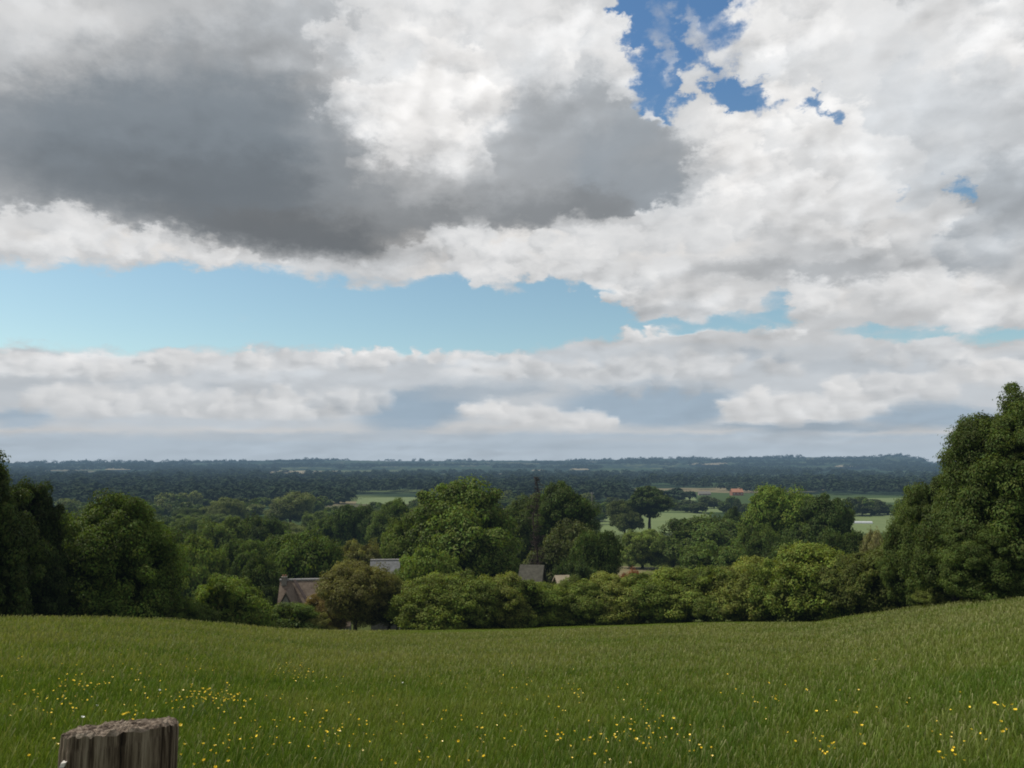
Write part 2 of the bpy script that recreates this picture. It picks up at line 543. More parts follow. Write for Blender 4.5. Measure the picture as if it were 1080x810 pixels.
def trunk_mesh(name, seed, C, H, rad, z0):
    g = np.random.default_rng(seed); mb = MB()
    top = H * .72
    pts = [(0, 0, -1.2)]; rr = [rad * 1.35]
    for k in range(1, 7):
        f = k / 6; pts.append((g.normal() * rad * .5 * f + C[0][0] * f, g.normal() * rad * .5 * f, top * f)); rr.append(rad * (1.1 - .85 * f))
    mb.tube(pts, rr, 9)
    for c in C[1:]:
        f = g.uniform(.25, .6); s = np.array(pts[1 + int(f * 5)])
        m = (s + c) / 2 + np.array([0, 0, -.06 * H])
        mb.tube([s, m, c], [rad * .45, rad * .28, rad * .08], 6)
    F = [np.array(mb.q), np.array(mb.t)]
    return np_mesh(name, np.array(mb.v), F, M_BARK, smooth=True)


KINDS = {}


def make_kind(key, n, Rr, H, z0, rad=None, mat=None, **kw):
    KINDS[key] = []
    for i in range(n):
        V, F, C, cl = crown_arrays(hash(key) % 997 * 0 + sum(map(ord, key)) * 31 + i * 101, Rr, H, z0, **kw)
        ex = np.percentile(np.abs(V[:, 0]), 99.3); top = V[:, 2].max()
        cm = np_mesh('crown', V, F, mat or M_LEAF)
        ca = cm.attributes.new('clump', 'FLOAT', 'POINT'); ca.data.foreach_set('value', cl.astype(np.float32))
        tm = trunk_mesh('trunk', i + 5, C, H, rad or Rr * .06, z0)
        KINDS[key].append((cm, tm, ex, top))


def plant_tree(name, kind, var, px, top, wpx, r, colr, label, cat='tree', group=None, hmin=None, rot=None):
    x, y, g = at(px, r)
    zt = slope_of(px, top) * r
    H = zt - g
    if hmin: H = max(H, hmin)
    W = wpx / FPX * y * 1.0 / 2
    cm, tm, ex, tp = KINDS[kind][var % len(KINDS[kind])]
    e = link(name, None)
    e.location = (x, y, g - .05); e.rotation_euler = (0, 0, (random.uniform(0, 6.28) if rot is None else rot))
    e.scale = (W / ex, W / ex, H / tp)
    t = link('trunk', tm, e)
    c = link('crown', cm, e)
    c.color = (colr[0] * 1.52, colr[1] * 1.36, colr[2] * .85, 1)
    tag(e, label, cat, group)
    return e


# near kinds: fine leaves; middle kinds: coarser
make_kind('big', 2, 5.5, 10.5, .3, nlobe=11, nclump=340, nleaf=360, ls=.19, cs=.135, lobe=.40, gap=.3, skirt=6, spiky=.16)
make_kind('round', 1, 5.5, 10.5, .3, nlobe=18, nclump=370, nleaf=340, ls=.185, cs=.135, lobe=.27, gap=.32, spiky=.14, skirt=6, core=.80)
make_kind('cone', 1, 4.5, 11.5, .3, nlobe=14, nclump=330, nleaf=330, ls=.19, cs=.14, lobe=.32, gap=.3, spiky=.16, skirt=6, topbias=.55)
make_kind('wall', 1, 8.0, 15.5, .2, nlobe=16, nclump=600, nleaf=400, ls=.20, cs=.105, lobe=.34, topbias=.2, spiky=.22, rag=.26, gap=.3, skirt=7)
make_kind('hedge', 4, 3.2, 4.6, .1, nlobe=9, nclump=300, nleaf=230, ls=.145, cs=.14, lobe=.40, spiky=.24, gap=.25, skirt=6)
make_kind('fine', 2, 3.6, 6.5, 1.3, rad=.22, nlobe=8, nclump=230, nleaf=190, ls=.15, cs=.16, lobe=.45, spiky=.15, gap=.25)
make_kind('broad', 3, 8., 18., 1.0, nlobe=10, nclump=330, nleaf=220, ls=.42, cs=.15, lobe=.42, gap=.25, spiky=.18)
make_kind('dome', 4, 7., 11., .6, nlobe=7, nclump=180, nleaf=170, ls=.42, cs=.17, lobe=.46, gap=.2, spiky=.18)
make_kind('lollipop', 1, 8., 19., 6., rad=.55, nlobe=6, nclump=110, nleaf=90, ls=.75, cs=.18, lobe=.45, gap=.3, topbias=-.2)
make_kind('far', 3, 6., 10., .4, nlobe=5, nclump=60, nleaf=45, ls=1.1, cs=.2, lobe=.48)

G_DK = (.030, .050, .013); G_MD = (.046, .076, .017); G_LT = (.070, .110, .022); G_OL = (.085, .095, .034)
G_YG = (.085, .125, .034); G_BL = (.038, .064, .026); G_PU = (.040, .054, .022); G_GY = (.075, .100, .045)

T = plant_tree
# left edge of the meadow
T('broadleaf_tree', 'cone', 0, -22, 466, 116, 50, G_DK, 'dark tall tree cut off by the left edge of the view', rot=.6)
T('broadleaf_tree', 'cone', 0, 30, 500, 84, 54, (.022, .038, .010), 'narrow dark tree between the left edge tree and the big round tree', rot=2.0)
T('broadleaf_tree', 'round', 0, 121, 513, 146, 58, (.048, .080, .016), 'large round green tree with layered leaf clumps at the left of the meadow', rot=2.6)
T('shrub', 'hedge', 0, 178, 618, 70, 60, G_DK, 'low dark bush at the right foot of the large round left tree', 'shrub')
T('shrub', 'hedge', 1, 246, 600, 92, 62, G_LT, 'bright green bush behind the meadow crest left of the tiled cottage', 'shrub')
T('shrub', 'hedge', 2, 208, 628, 55, 58, G_MD, 'small mid green bush between the dark bush and the bright green one', 'shrub')
T('shrub', 'hedge', 3, 304, 634, 78, 66, G_MD, 'low sprawling green bush below the tiled cottage', 'shrub')
T('shrub', 'hedge', 1, 336, 645, 45, 67, G_OL, 'low olive bush right below the cottage roof', 'shrub')
# olive thorn trees
T('thorn_tree', 'fine', 0, 378, 588, 82, 72, (.088, .095, .040), 'olive green tree with dark twin stems right of the tiled cottage', rot=1.0)
T('thorn_tree', 'fine', 1, 413, 600, 62, 74, (.066, .078, .030), 'darker olive tree touching the right side of the twin stemmed one', rot=2.2)
T('shrub', 'fine', 0, 350, 622, 50, 80, (.098, .080, .036), 'dull russet olive bush at the right end of the cottage roof', 'shrub')

# trees behind the cottages (left half)
T('broadleaf_tree', 'dome', 0, 322, 553, 74, 118, G_MD, 'rounded green tree rising directly behind the tiled cottage roof')
T('broadleaf_tree', 'dome', 1, 285, 585, 52, 100, G_DK, 'dark tree closing in on the left side of the tiled cottage')
for k, (px, tp, w, r, cl, kd, lb) in enumerate([
    (184, 548, 62, 150, G_MD, 'dome', 'tree just behind the right shoulder of the large round left tree'),
    (214, 563, 54, 125, G_LT, 'dome', 'light green tree directly above the bright green bush'),
    (237, 541, 54, 190, (.055, .085, .022), 'dome', 'domed tree rising left of the darker dome in the valley wood'),
    (262, 566, 52, 135, G_MD, 'dome', 'mid green tree between the light green tree and the cottage tree'),
    (277, 537, 52, 200, (.036, .060, .016), 'dome', 'darker domed tree in the middle of the left valley wood'),
    (205, 560, 46, 180, G_LT, 'dome', 'yellowish green tree low in the gap right of the large left tree'),
    (298, 560, 40, 165, (.06, .092, .02), 'dome', 'small bright tree left of the rounded tree behind the cottage'),
    (375, 530, 50, 230, (.036, .062, .016), 'dome', 'dark domed tree above the far dry bank in the valley wood'),
    (350, 540, 44, 235, G_MD, 'dome', 'mid green tree left of the dark domed tree by the dry bank'),
    (414, 523, 44, 205, G_MD, 'broad', 'upright rounded tree left of the tallest central tree'),
    (382, 566, 48, 135, G_OL, 'dome', 'dull olive tree in front of the dry bank behind the cottages'),
    (423, 572, 34, 128, G_DK, 'dome', 'small dark tree just above the grey roofed shed'),
    (350, 568, 40, 150, G_MD, 'dome', 'green tree to the right of the rounded tree behind the cottage'),
    (308, 518, 48, 430, G_GY, 'dome', 'pale grey green wide tree rising at the back of the left valley wood'),
    (242, 523, 36, 420, G_GY, 'dome', 'pale dome tree left of the wide pale one at the wood edge'),
    (209, 517, 18, 640, (.10, .13, .075), 'far', 'small pale tree standing before the dark distant wood, right one of three'),
    (195, 519, 16, 640, (.10, .13, .075), 'far', 'small pale tree standing before the dark distant wood, middle one of three'),
    (176, 519, 20, 620, (.08, .11, .06), 'far', 'small pale tree standing before the dark distant wood, left one of three')]):
    T('broadleaf_tree', kd, k, px, tp, w, r, cl, lb)

# centre
T('broadleaf_tree', 'broad', 0, 492, 499, 112, 108, (.056, .090, .018), 'tallest broad green tree in the centre above the hedge', rot=.4)
T('broadleaf_tree', 'broad', 1, 438, 536, 64, 112, (.064, .098, .022), 'lighter tree leaning on the left flank of the tallest central tree')
T('broadleaf_tree', 'dome', 2, 455, 572, 66, 98, G_LT, 'lower bright tree in front of the central tree, left side')
T('broadleaf_tree', 'broad', 2, 598, 505, 64, 145, (.036, .060, .014), 'dark high crowned tree right of the bare dead conifer')
T('broadleaf_tree', 'broad', 1, 556, 517, 60, 150, (.040, .062, .016), 'dark tree filling the gap between the central tree and the dead conifer')
T('broadleaf_tree', 'dome', 1, 592, 546, 74, 122, G_PU, 'dusky dull green tree under the dark high crowned one', rot=1.)
T('broadleaf_tree', 'dome', 3, 630, 556, 52, 112, (.034, .058, .015), 'dark green tree left of the pale rounded bush')
T('broadleaf_tree', 'dome', 0, 604, 584, 44, 104, G_BL, 'low dark green tree above the hedge beside the small barn')
T('broadleaf_tree', 'lollipop', 0, 684, 512, 46, 360, G_DK, 'dark mushroom shaped tree with a bare stem in the pasture', rot=.5)
T('broadleaf_tree', 'dome', 1, 658, 527, 36, 355, (.050, .070, .026), 'paler tree touching the left side of the mushroom shaped tree')
T('shrub', 'dome', 2, 676, 556, 48, 215, G_YG, 'pale yellow green rounded bush in front of the pasture', 'shrub')
T('broadleaf_tree', 'dome', 0, 744, 539, 90, 205, (.044, .072, .018), 'wide low dark green tree at the right side of the pasture')
T('broadleaf_tree', 'dome', 3, 708, 564, 40, 212, (.05, .078, .02), 'smaller tree joining the pale bush to the wide low tree')
T('broadleaf_tree', 'dome', 1, 775, 533, 30, 240, G_DK, 'small dark tree behind the right shoulder of the wide low tree')
T('broadleaf_tree', 'dome', 2, 752, 568, 72, 140, (.052, .086, .024), 'fresh green tree below the wide low dark tree')
T('broadleaf_tree', 'broad', 1, 822, 508, 78, 165, (.074, .120, .020), 'bright light green tree standing tallest on the right', rot=.8)
T('broadleaf_tree', 'broad', 2, 868, 518, 62, 155, (.034, .058, .016), 'dark tree adjoining the right of the bright light green tree', rot=2.)
T('broadleaf_tree', 'dome', 2, 796, 548, 46, 150, (.05, .08, .02), 'mid green tree at the left foot of the bright light green tree')
T('broadleaf_tree', 'dome', 3, 888, 556, 52, 120, G_DK, 'dark low tree under the dark adjoining one, right side')
T('broadleaf_tree', 'dome', 0, 838, 560, 66, 125, (.036, .062, .017), 'dark tree just over the hedge below the bright light green tree')
T('shrub', 'hedge', 0, 918, 553, 40, 90, (.13, .14, .09), 'pale blossoming bush against the pasture near the right tree', 'shrub')

# boundary hedge, shrub by shrub
HG = 'shrubs of the hedge along the bottom of the meadow'
hedge = [(456, 606, 60, 70, 'leftmost shrub of the meadow hedge, beside the field gap'), (489, 603, 62, 71, 'leafy hedge shrub below the tallest central tree'),
         (524, 603, 58, 72, 'hedge shrub left of the small stone barn'), (552, 606, 56, 73, 'hedge shrub directly in front of the small stone barn'),
         (584, 614, 50, 74, 'lowest hedge shrub, right of the barn'), (616, 608, 56, 74, 'hedge shrub below the dark green tree'),
         (650, 602, 60, 75, 'hedge shrub left of the red brown bush'), (686, 603, 58, 75, 'hedge shrub under the red brown bush'),
         (722, 599, 62, 75, 'hedge shrub before the dry grass bank'), (757, 595, 60, 74, 'hedge shrub below the fresh green tree'),
         (790, 587, 62, 73, 'taller yellowish shrub starting the high end of the hedge'), (826, 577, 66, 71, 'high hedge shrub below the bright light green tree'),
         (862, 570, 76, 69, 'highest pale green shrub of the hedge'), (903, 578, 70, 67, 'broad dark hedge shrub near the right tree'),
         (938, 566, 70, 64, 'last hedge shrub merging into the right tree')]
for k, (px, tp, w, r, lb) in enumerate(hedge):
    c = [(.086, .122, .026), (.074, .110, .024), (.096, .122, .034), (.070, .102, .024)][k * 7 % 4]
    if px > 890: c = (.052, .070, .020)
    T('hedge_shrub', 'hedge', k, px, tp - 2, w * 1.4, r, c, lb, 'shrub', HG)
T('shrub', 'fine', 1, 664, 596, 32, 100, (.11, .036, .020), 'small red brown bush poking above the hedge', 'shrub')
T('weed_clump', 'hedge', 2, 985, 622, 50, 57, (.085, .115, .030), 'light green weeds at the foot of the right tree', 'shrub', hmin=1.4)

# right edge
T('broadleaf_tree', 'wall', 0, 1086, 398, 188, 50, (.040, .064, .017), 'huge dark green tree at the right edge rising above the horizon', rot=2.4)
T('broadleaf_tree', 'big', 0, 1000, 492, 98, 54, (.040, .062, .018), 'lower tree leaning against the left side of the huge right tree', rot=1.5)
T('broadleaf_tree', 'big', 1, 963, 507, 72, 60, (.050, .078, .022), 'outer small tree at the left end of the right tree group', rot=4.)
T('broadleaf_tree', 'big', 0, 1040, 545, 96, 47, (.042, .068, .018), 'low leafy tree in front of the huge right tree', rot=3.)

# valley trees one can tell apart only in mass: individuals, indistinguishable
random.seed(21)
gl, gr = 'trees of the wood in the left valley', 'trees of the hedgerows beyond the right pasture'
for k in range(150):
    px = random.uniform(60, 625); r = 240 + 500 * random.random() ** (.75 if k > 60 else 1.2)
    if 370 < px < 430 and 220 < r < 330: continue
    if 372 < px < 448 and r > 560: continue
    h = random.uniform(7.5, 12)
    x, y, g = at(px, r)
    tp = 490 - (g + h) / y * FPX
    T('broadleaf_tree', 'dome' if r < 420 else 'far', k, px, tp, random.uniform(10, 17) / y * FPX, r, random.choice([G_MD, G_DK, G_BL, (.055, .085, .024), G_GY]),
      'rounded tree in the valley wood beyond the cottages', 'tree', gl)
for k, (px, r) in enumerate([(628, 430), (634, 520), (646, 540), (640, 430), (622, 470), (668, 560), (705, 520), (716, 500), (728, 480), (735, 560), (742, 540), (752, 545), (764, 560), (776, 570), (788, 560), (800, 520), (812, 540),
                            (880, 560), (888, 590), (898, 560), (907, 575), (916, 570), (925, 585), (934, 590), (944, 560), (712, 590), (725, 640), (690, 620), (655, 640), (770, 660), (745, 680), (860, 660), (920, 660), (950, 640), (960, 600),
                            (610, 560), (600, 600), (796, 640), (822, 620)]):
    if 636 < px < 765 and r < 555: r += 90
    x, y, g = at(px, r)
    h = random.uniform(5.5, 9.5) + (3 if 885 < px < 915 else 0)
    T('broadleaf_tree', 'far', k, px, 490 - (g + h) / y * FPX, random.uniform(9, 17) / y * FPX, r, random.choice([G_DK, G_BL, G_MD, (.030, .045, .02)]),
      'dark rounded tree in the hedgerows beyond the right pasture', 'tree', gr)


# ------------------------------------------------------------------ distant woods: one mass
def distant_wood(name, r0, r1, n, size, nl, seed, dens):
    g = np.random.default_rng(seed)
    pts = []
    th = g.uniform(R(-38), R(38), n * 4)
    rr = r0 * (r1 / r0) ** g.random(n * 4)
    x = rr * np.sin(th); y = rr * np.cos(th)
    m = fbm(x / 330, y / 330, seed, 4)
    keep = m > dens(th, rr)
    x, y, rr = x[keep][:n], y[keep][:n], rr[keep][:n]
    n = len(x)
    z = ground(x, y)
    if r0 > 2000: z = z + 1.5
    S = size * (rr / r0) ** .35 * g.uniform(.6, 1.25, n)
    Hh = S * g.uniform(.9, 1.5, n)
    idx = np.repeat(np.arange(n), nl)
    d_ = rand_dir(len(idx), g); d_[:, 2] = np.abs(d_[:, 2]) * 1.1 - .25
    bump = 1 + .22 * np.sin(d_[:, 0] * 5 + idx) + .18 * np.sin(d_[:, 1] * 6 + idx * 1.7)
    P = np.stack([x[idx] + d_[:, 0] * S[idx] * bump, y[idx] + d_[:, 1] * S[idx] * bump, z[idx] + Hh[idx] * (.75 + .6 * d_[:, 2] * bump)], -1)
    N = d_ * .5 + np.array([0, 0, .6]) + rand_dir(len(idx), g) * .22; N /= np.linalg.norm(N, axis=1)[:, None]
    V, F = leaf_quads(P, N, S[idx] * .62, g, .8)
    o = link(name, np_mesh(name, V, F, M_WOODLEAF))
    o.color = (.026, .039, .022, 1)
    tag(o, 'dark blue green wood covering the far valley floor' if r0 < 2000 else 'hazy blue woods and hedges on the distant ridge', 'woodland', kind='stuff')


def dens_near(th, r):
    left = th < R(8)
    d = np.where(left, -.45, -.02)
    d = np.where((r > 1150), np.where(left, -.4, -.16), d)
    d = np.where((th > az_of(733)) & (th < az_of(786)) & (r > 740) & (r < hit(776, 522.5)[3] + 15), 9, d)
    # keep the strip field left of centre open
    d = np.where((th > az_of(372)) & (th < az_of(446)) & (r > 560) & (r < 950), 9, d)
    return d


distant_wood('distant_wood', 700, 2600, 5200, 6.0, 70, 5, dens_near)
distant_wood('distant_wood', 2600, 7000, 6500, 9.0, 34, 6, lambda th, r: np.where(r > 6300, 9, .17))


# ------------------------------------------------------------------ dead conifer
def dead_tree():
    x, y, g = at(566, 96)
    H = slope_of(566, 503) * 96 - g
    e = link('dead_tree', None); e.location = (x, y, g)
    tag(e, 'bare dead conifer with a thin dark stem between the central trees', 'tree')
    mb = MB(); rs = random.Random(3)
    pts = [(rs.uniform(-.08, .08) * k, 0, H * k / 8) for k in range(9)]
    pts[0] = (0, 0, -.6)
    mb.tube(pts, [.11 * (1 - k / 8.6) + .025 for k in range(9)], 8)
    mb.build('trunk', M_DEAD, e, smooth=True)
    br = MB()
    for i in range(150):
        z = H * rs.uniform(.12, .985); a = rs.uniform(0, 6.28)
        L = rs.uniform(.35, 1.5) * (1.25 - .75 * z / H); dz = rs.uniform(-.35, .3)
        p0 = (pts[int(z / H * 8)][0], 0, z); p1 = (p0[0] + math.cos(a) * L * .6, math.sin(a) * L * .6, z + dz * .4); p2 = (p0[0] + math.cos(a) * L, math.sin(a) * L, z + dz + .1)
        br.tube([p0, p1, p2], [.035, .02, .008], 4)
        for _ in range(3):
            b = a + rs.uniform(-1, 1); br.tube([p1, (p1[0] + math.cos(b) * .4, p1[1] + math.sin(b) * .4, p1[2] + rs.uniform(-.2, .35))], [.03, .008], 3)
    br.build('branches', M_DEAD, e)
    # clinging brown twigs
    g2 = np.random.default_rng(4); n = 1500
    z = H * (1 - g2.random(n) ** 1.3 * .8); a = g2.uniform(0, 6.28, n); rd = g2.uniform(.05, .6, n) * (1.15 - .6 * z / H)
    P = np.stack([np.cos(a) * rd, np.sin(a) * rd, z], -1)
    V, F = leaf_quads(P, rand_dir(n, g2), .16 * np.ones(n), g2, .3)
    c = link('twigs', np_mesh('twigs', V, F, M_DEAD), e)


dead_tree()


# ------------------------------------------------------------------ buildings
def gable_roof(mb, L, W, z0, z1, over=.3, th=.16, cx=0, cy=0, axis='x'):
    """two tilted slabs"""
    for s in (-1, 1):
        a = [(-L / 2 - over, s * (W / 2 + over), z0), (L / 2 + over, s * (W / 2 + over), z0), (L / 2 + over, 0, z1), (-L / 2 - over, 0, z1)]
        if axis == 'y': a = [(q[1], q[0], q[2]) for q in a]
        a = [(p[0] + cx, p[1] + cy, p[2]) for p in a]
        mb.hexa(a + [(p[0], p[1], p[2] + th) for p in a])


def walls(mb, L, W, H, zr, cx=0, cy=0, axis='x'):
    def T_(p):
        if axis == 'y': p = (p[1], p[0], p[2])
        return (p[0] + cx, p[1] + cy, p[2])
    mb.add([T_(p) for p in [(-L / 2, -W / 2, -1), (L / 2, -W / 2, -1), (L / 2, W / 2, -1), (-L / 2, W / 2, -1), (-L / 2, -W / 2, H), (L / 2, -W / 2, H), (L / 2, W / 2, H), (-L / 2, W / 2, H), (-L / 2, 0, zr), (L / 2, 0, zr)]],
           [(0, 1, 5, 4), (2, 3, 7, 6), (3, 2, 1, 0)] + [(4, 5, 9, 8), (6, 7, 8, 9)], [(4, 8, 7), (5, 6, 9)])
    mb.add([T_(p) for p in [(-L / 2, -W / 2, -1), (-L / 2, W / 2, -1), (-L / 2, W / 2, H), (-L / 2, -W / 2, H)]], [(0, 3, 2, 1)])
    mb.add([T_(p) for p in [(L / 2, -W / 2, -1), (L / 2, W / 2, -1), (L / 2, W / 2, H), (L / 2, -W / 2, H)]], [(0, 1, 2, 3)])


def cottage():
    x, y, g = at(337, 96)
    e = link('cottage', None); e.location = (x, y, g); e.rotation_euler = (0, 0, R(8))
    tag(e, 'brown tiled cottage roof with two skylights and a chimney behind the olive tree', 'house')
    zr = slope_of(320, 613) * 96 - g
    ze = zr - 4.3
    a = MB(); walls(a, 7.6, 6.6, ze, zr - .15); walls(a, 5.2, 3.6, ze, zr - .55, cx=-2.6, cy=-3.4, axis='y'); a.build('wall', M_STONE, e)
    rf = MB(); gable_roof(rf, 7.6, 6.6, ze - .3, zr, .25)
    roof = rf.build('roof', M_ROOF, e)
    r2 = MB(); gable_roof(r2, 5.2, 3.8, ze - .2, zr - .4, .22, cx=-2.6, cy=-3.3, axis='y'); r2.build('roof', M_ROOF, e)
    rg = MB(); rg.tube([(-4.1, 0, zr + .16), (4.1, 0, zr + .16)], [.14, .14], 8); rg.build('ridge_tiles', M_RIDGE, roof)
    v = MB(); v.tube([(-2.45, -.1, zr + .12), (-.65, -2.6, zr - 1.95)], [.17, .17], 6); v.build('valley_shadow_strip', M_VALLEY_SHADOW, roof)  # dark strip standing in for the shadow where the two roofs meet
    c = MB(); c.box((-3.55, -.3, zr + .05), (.55, .55, .9)); c.box((-3.55, -.3, zr + .53), (.65, .65, .1)); ch = c.build('chimney', M_STONE, e)
    for s in (-.14, .14):
        p = MB(); p.tube([(-3.55 + s, -.3, zr + .57), (-3.55 + s, -.3, zr + .78)], [.1, .08], 8); p.build('chimney_pot', M_BRICK, ch)
    # skylights on the front slope
    sl = (zr - ze + .3) / (6.6 / 2 + .25)
    for (sx, sy) in ((-.35, -1.75), (1.1, -2.4)):
        z = zr - (-sy) * sl + .2
        f = MB(); p = [(sx - .26, sy - .32), (sx + .26, sy - .32), (sx + .26, sy + .32), (sx - .26, sy + .32)]
        lo = [(q[0], q[1], zr + sl * q[1] + .1) for q in p]; hi = [(q[0], q[1], zr + sl * q[1] + .24) for q in p]
        f.hexa(lo + hi); s_ = f.build('skylight', M_WHITE, e)
        gl_ = MB(); p = [(sx - .2, sy - .25), (sx + .2, sy - .25), (sx + .2, sy + .25), (sx - .2, sy + .25)]
        gl_.hexa([(q[0], q[1], zr + sl * q[1] + .2) for q in p] + [(q[0], q[1], zr + sl * q[1] + .255) for q in p]); gl_.build('pane', M_GLASS, s_)
    f = MB(); f.box((-3.3, -6.08, ze - .35), (1.1, .08, .7)); w = f.build('window', M_WHITE, e)
    gp = MB(); gp.box((-3.3, -6.13, ze - .35), (.9, .04, .5)); gp.build('pane', M_GLASS, w)


cottage()


def simple_house(name, px, r, L, W, rz, ze_frac, top_py, mroof, mwall, label, cat, ang=0, chimney=False, ridge=None, wind=0):
    x, y, g = at(px, r)
    e = link(name, None); e.location = (x, y, g); e.rotation_euler = (0, 0, R(ang))
    tag(e, label, cat)
    zr = slope_of(px, top_py) * r - g
    ze = zr - rz
    a = MB(); walls(a, L, W, ze, zr - .12); a.build('wall', mwall, e)
    rf = MB(); gable_roof(rf, L, W, ze - .15, zr, .3); roof = rf.build('roof', mroof, e)
    if ridge:
        rg = MB(); rg.tube([(-L / 2 - .3, 0, zr + .16), (L / 2 + .3, 0, zr + .16)], [.13, .13], 8); rg.build('ridge_tiles', ridge, roof)
    if chimney:
        c = MB(); c.box((L * .3, 0, zr + .4), (.8, .8, 1.6)); c.build('chimney', M_BRICK, roof)
    for k in range(wind):
        xx = -L / 2 + L * (k + .5) / wind
        f = MB(); f.box((xx, -W / 2 - .03, ze * .55), (1.2, .06, 1.2)); f.build('window', M_GLASS, e)
    return e


simple_house('shed', 408, 104, 3.1, 3.6, 1.6, 0, 592, M_SLATE, M_STONE, 'grey slate roofed shed with a pale ridge left of the central tree', 'shed', 6, ridge=M_RIDGE)
simple_house('barn', 561, 94, 2.2, 4.4, 2.0, 0, 597, M_MOSSY, M_MOSSY, 'small grey barn roof peeping over the hedge beside the dead conifer', 'barn', -10)
simple_house('lean_to', 592, 92, 1.1, 1.6, .6, 0, 608, M_SAND, M_SAND, 'small sandy coloured hut over the hedge right of the barn', 'shed', 12)
rf_ = hit(776, 522.5)[3]
simple_house('farmhouse', 776, rf_, 13, 7, 3.6, 0, 515.5, M_ORANGE, M_BRICK, 'far farmhouse with an orange tiled roof among dark trees', 'house', 10, chimney=True, wind=3)
simple_house('farm_building', 742, rf_ * .98, 13, 6, 2.6, 0, 518.3, M_STONE, M_SAND, 'far pale farm building left of the orange roofed farmhouse', 'barn', 0, wind=2)


# long white polytunnel far right
def polytunnel():
    x, y, g = at(906, 480)
    e = link('polytunnel', None); e.location = (x, y, g); e.rotation_euler = (0, 0, R(-4))
    tag(e, 'long low white polytunnel on the far pasture at the right', 'greenhouse')
    L, Rr = 11, 1.3; n = 10; v = []; q = []
    for i in range(9):
        for k in range(n + 1):
            a = math.pi * k / n; v.append((-L / 2 + L * i / 8, -math.cos(a) * Rr, math.sin(a) * Rr * (1.0 + .015 * (i % 2))))
    for i in range(8):
        for k in range(n): q.append((i * (n + 1) + k, (i + 1) * (n + 1) + k, (i + 1) * (n + 1) + k + 1, i * (n + 1) + k + 1))
    mb = MB(); mb.add(v, q); mb.build('cover', M_TUNNEL, e, smooth=True)
    for s in (-1, 1):
        c = MB(); vv = [(s * L / 2, 0, 0)] + [(s * L / 2, -math.cos(math.pi * k / n) * Rr, math.sin(math.pi * k / n) * Rr) for k in range(n + 1)]
        c.add(vv, (), [(0, k, k + 1) for k in range(1, n + 1)]); c.build('end_wall', M_RENDER, e)


polytunnel()


def pole():
    x, y, g = at(624, 330)
    H = slope_of(624, 519) * 330 - g
    e = link('utility_pole', None); e.location = (x, y, g)
    tag(e, 'thin pale utility pole standing at the left edge of the pasture', 'pole')
    a = MB(); a.tube([(0, 0, -.5), (0, 0, H)], [.2, .15], 8); a.build('post', M_POLE, e)
    b = MB(); b.box((0, -.16, H - .5), (1.7, .1, .12)); ca = b.build('crossarm', M_POLE, e)
    for s in (-.7, 0, .7):
        i = MB(); i.tube([(s, -.16, H - .44), (s, -.16, H - .2)], [.06, .04], 6); i.build('insulator', M_WHITE, ca)


pole()


# white rail and a rough bank in the gap at the left end of the hedge
def gap_things():
    x, y, g = at(430, 76)
    e = link('trough', None); e.location = (x, y, g + .0); e.rotation_euler = (0, 0, R(12))
    tag(e, 'small white water trough in the gap at the left end of the hedge', 'trough')
    z = slope_of(430, 651) * 76 - g - .3
    z = max(z, .05)
    a = MB(); a.box((0, 0, z + .06), (1.3, .5, .06))
    for s in (-1, 1): a.box((0, s * .23, z + .2), (1.3, .05, .26)); a.box((s * .63, 0, z + .2), (.05, .41, .26))
    a.build('basin', M_WHITE, e)
    for s in (-1, 1):
        l = MB(); l.box((s * .5, 0, z / 2 - .15), (.08, .4, z + .35)); l.build('leg', M_STONE, e)


gap_things()


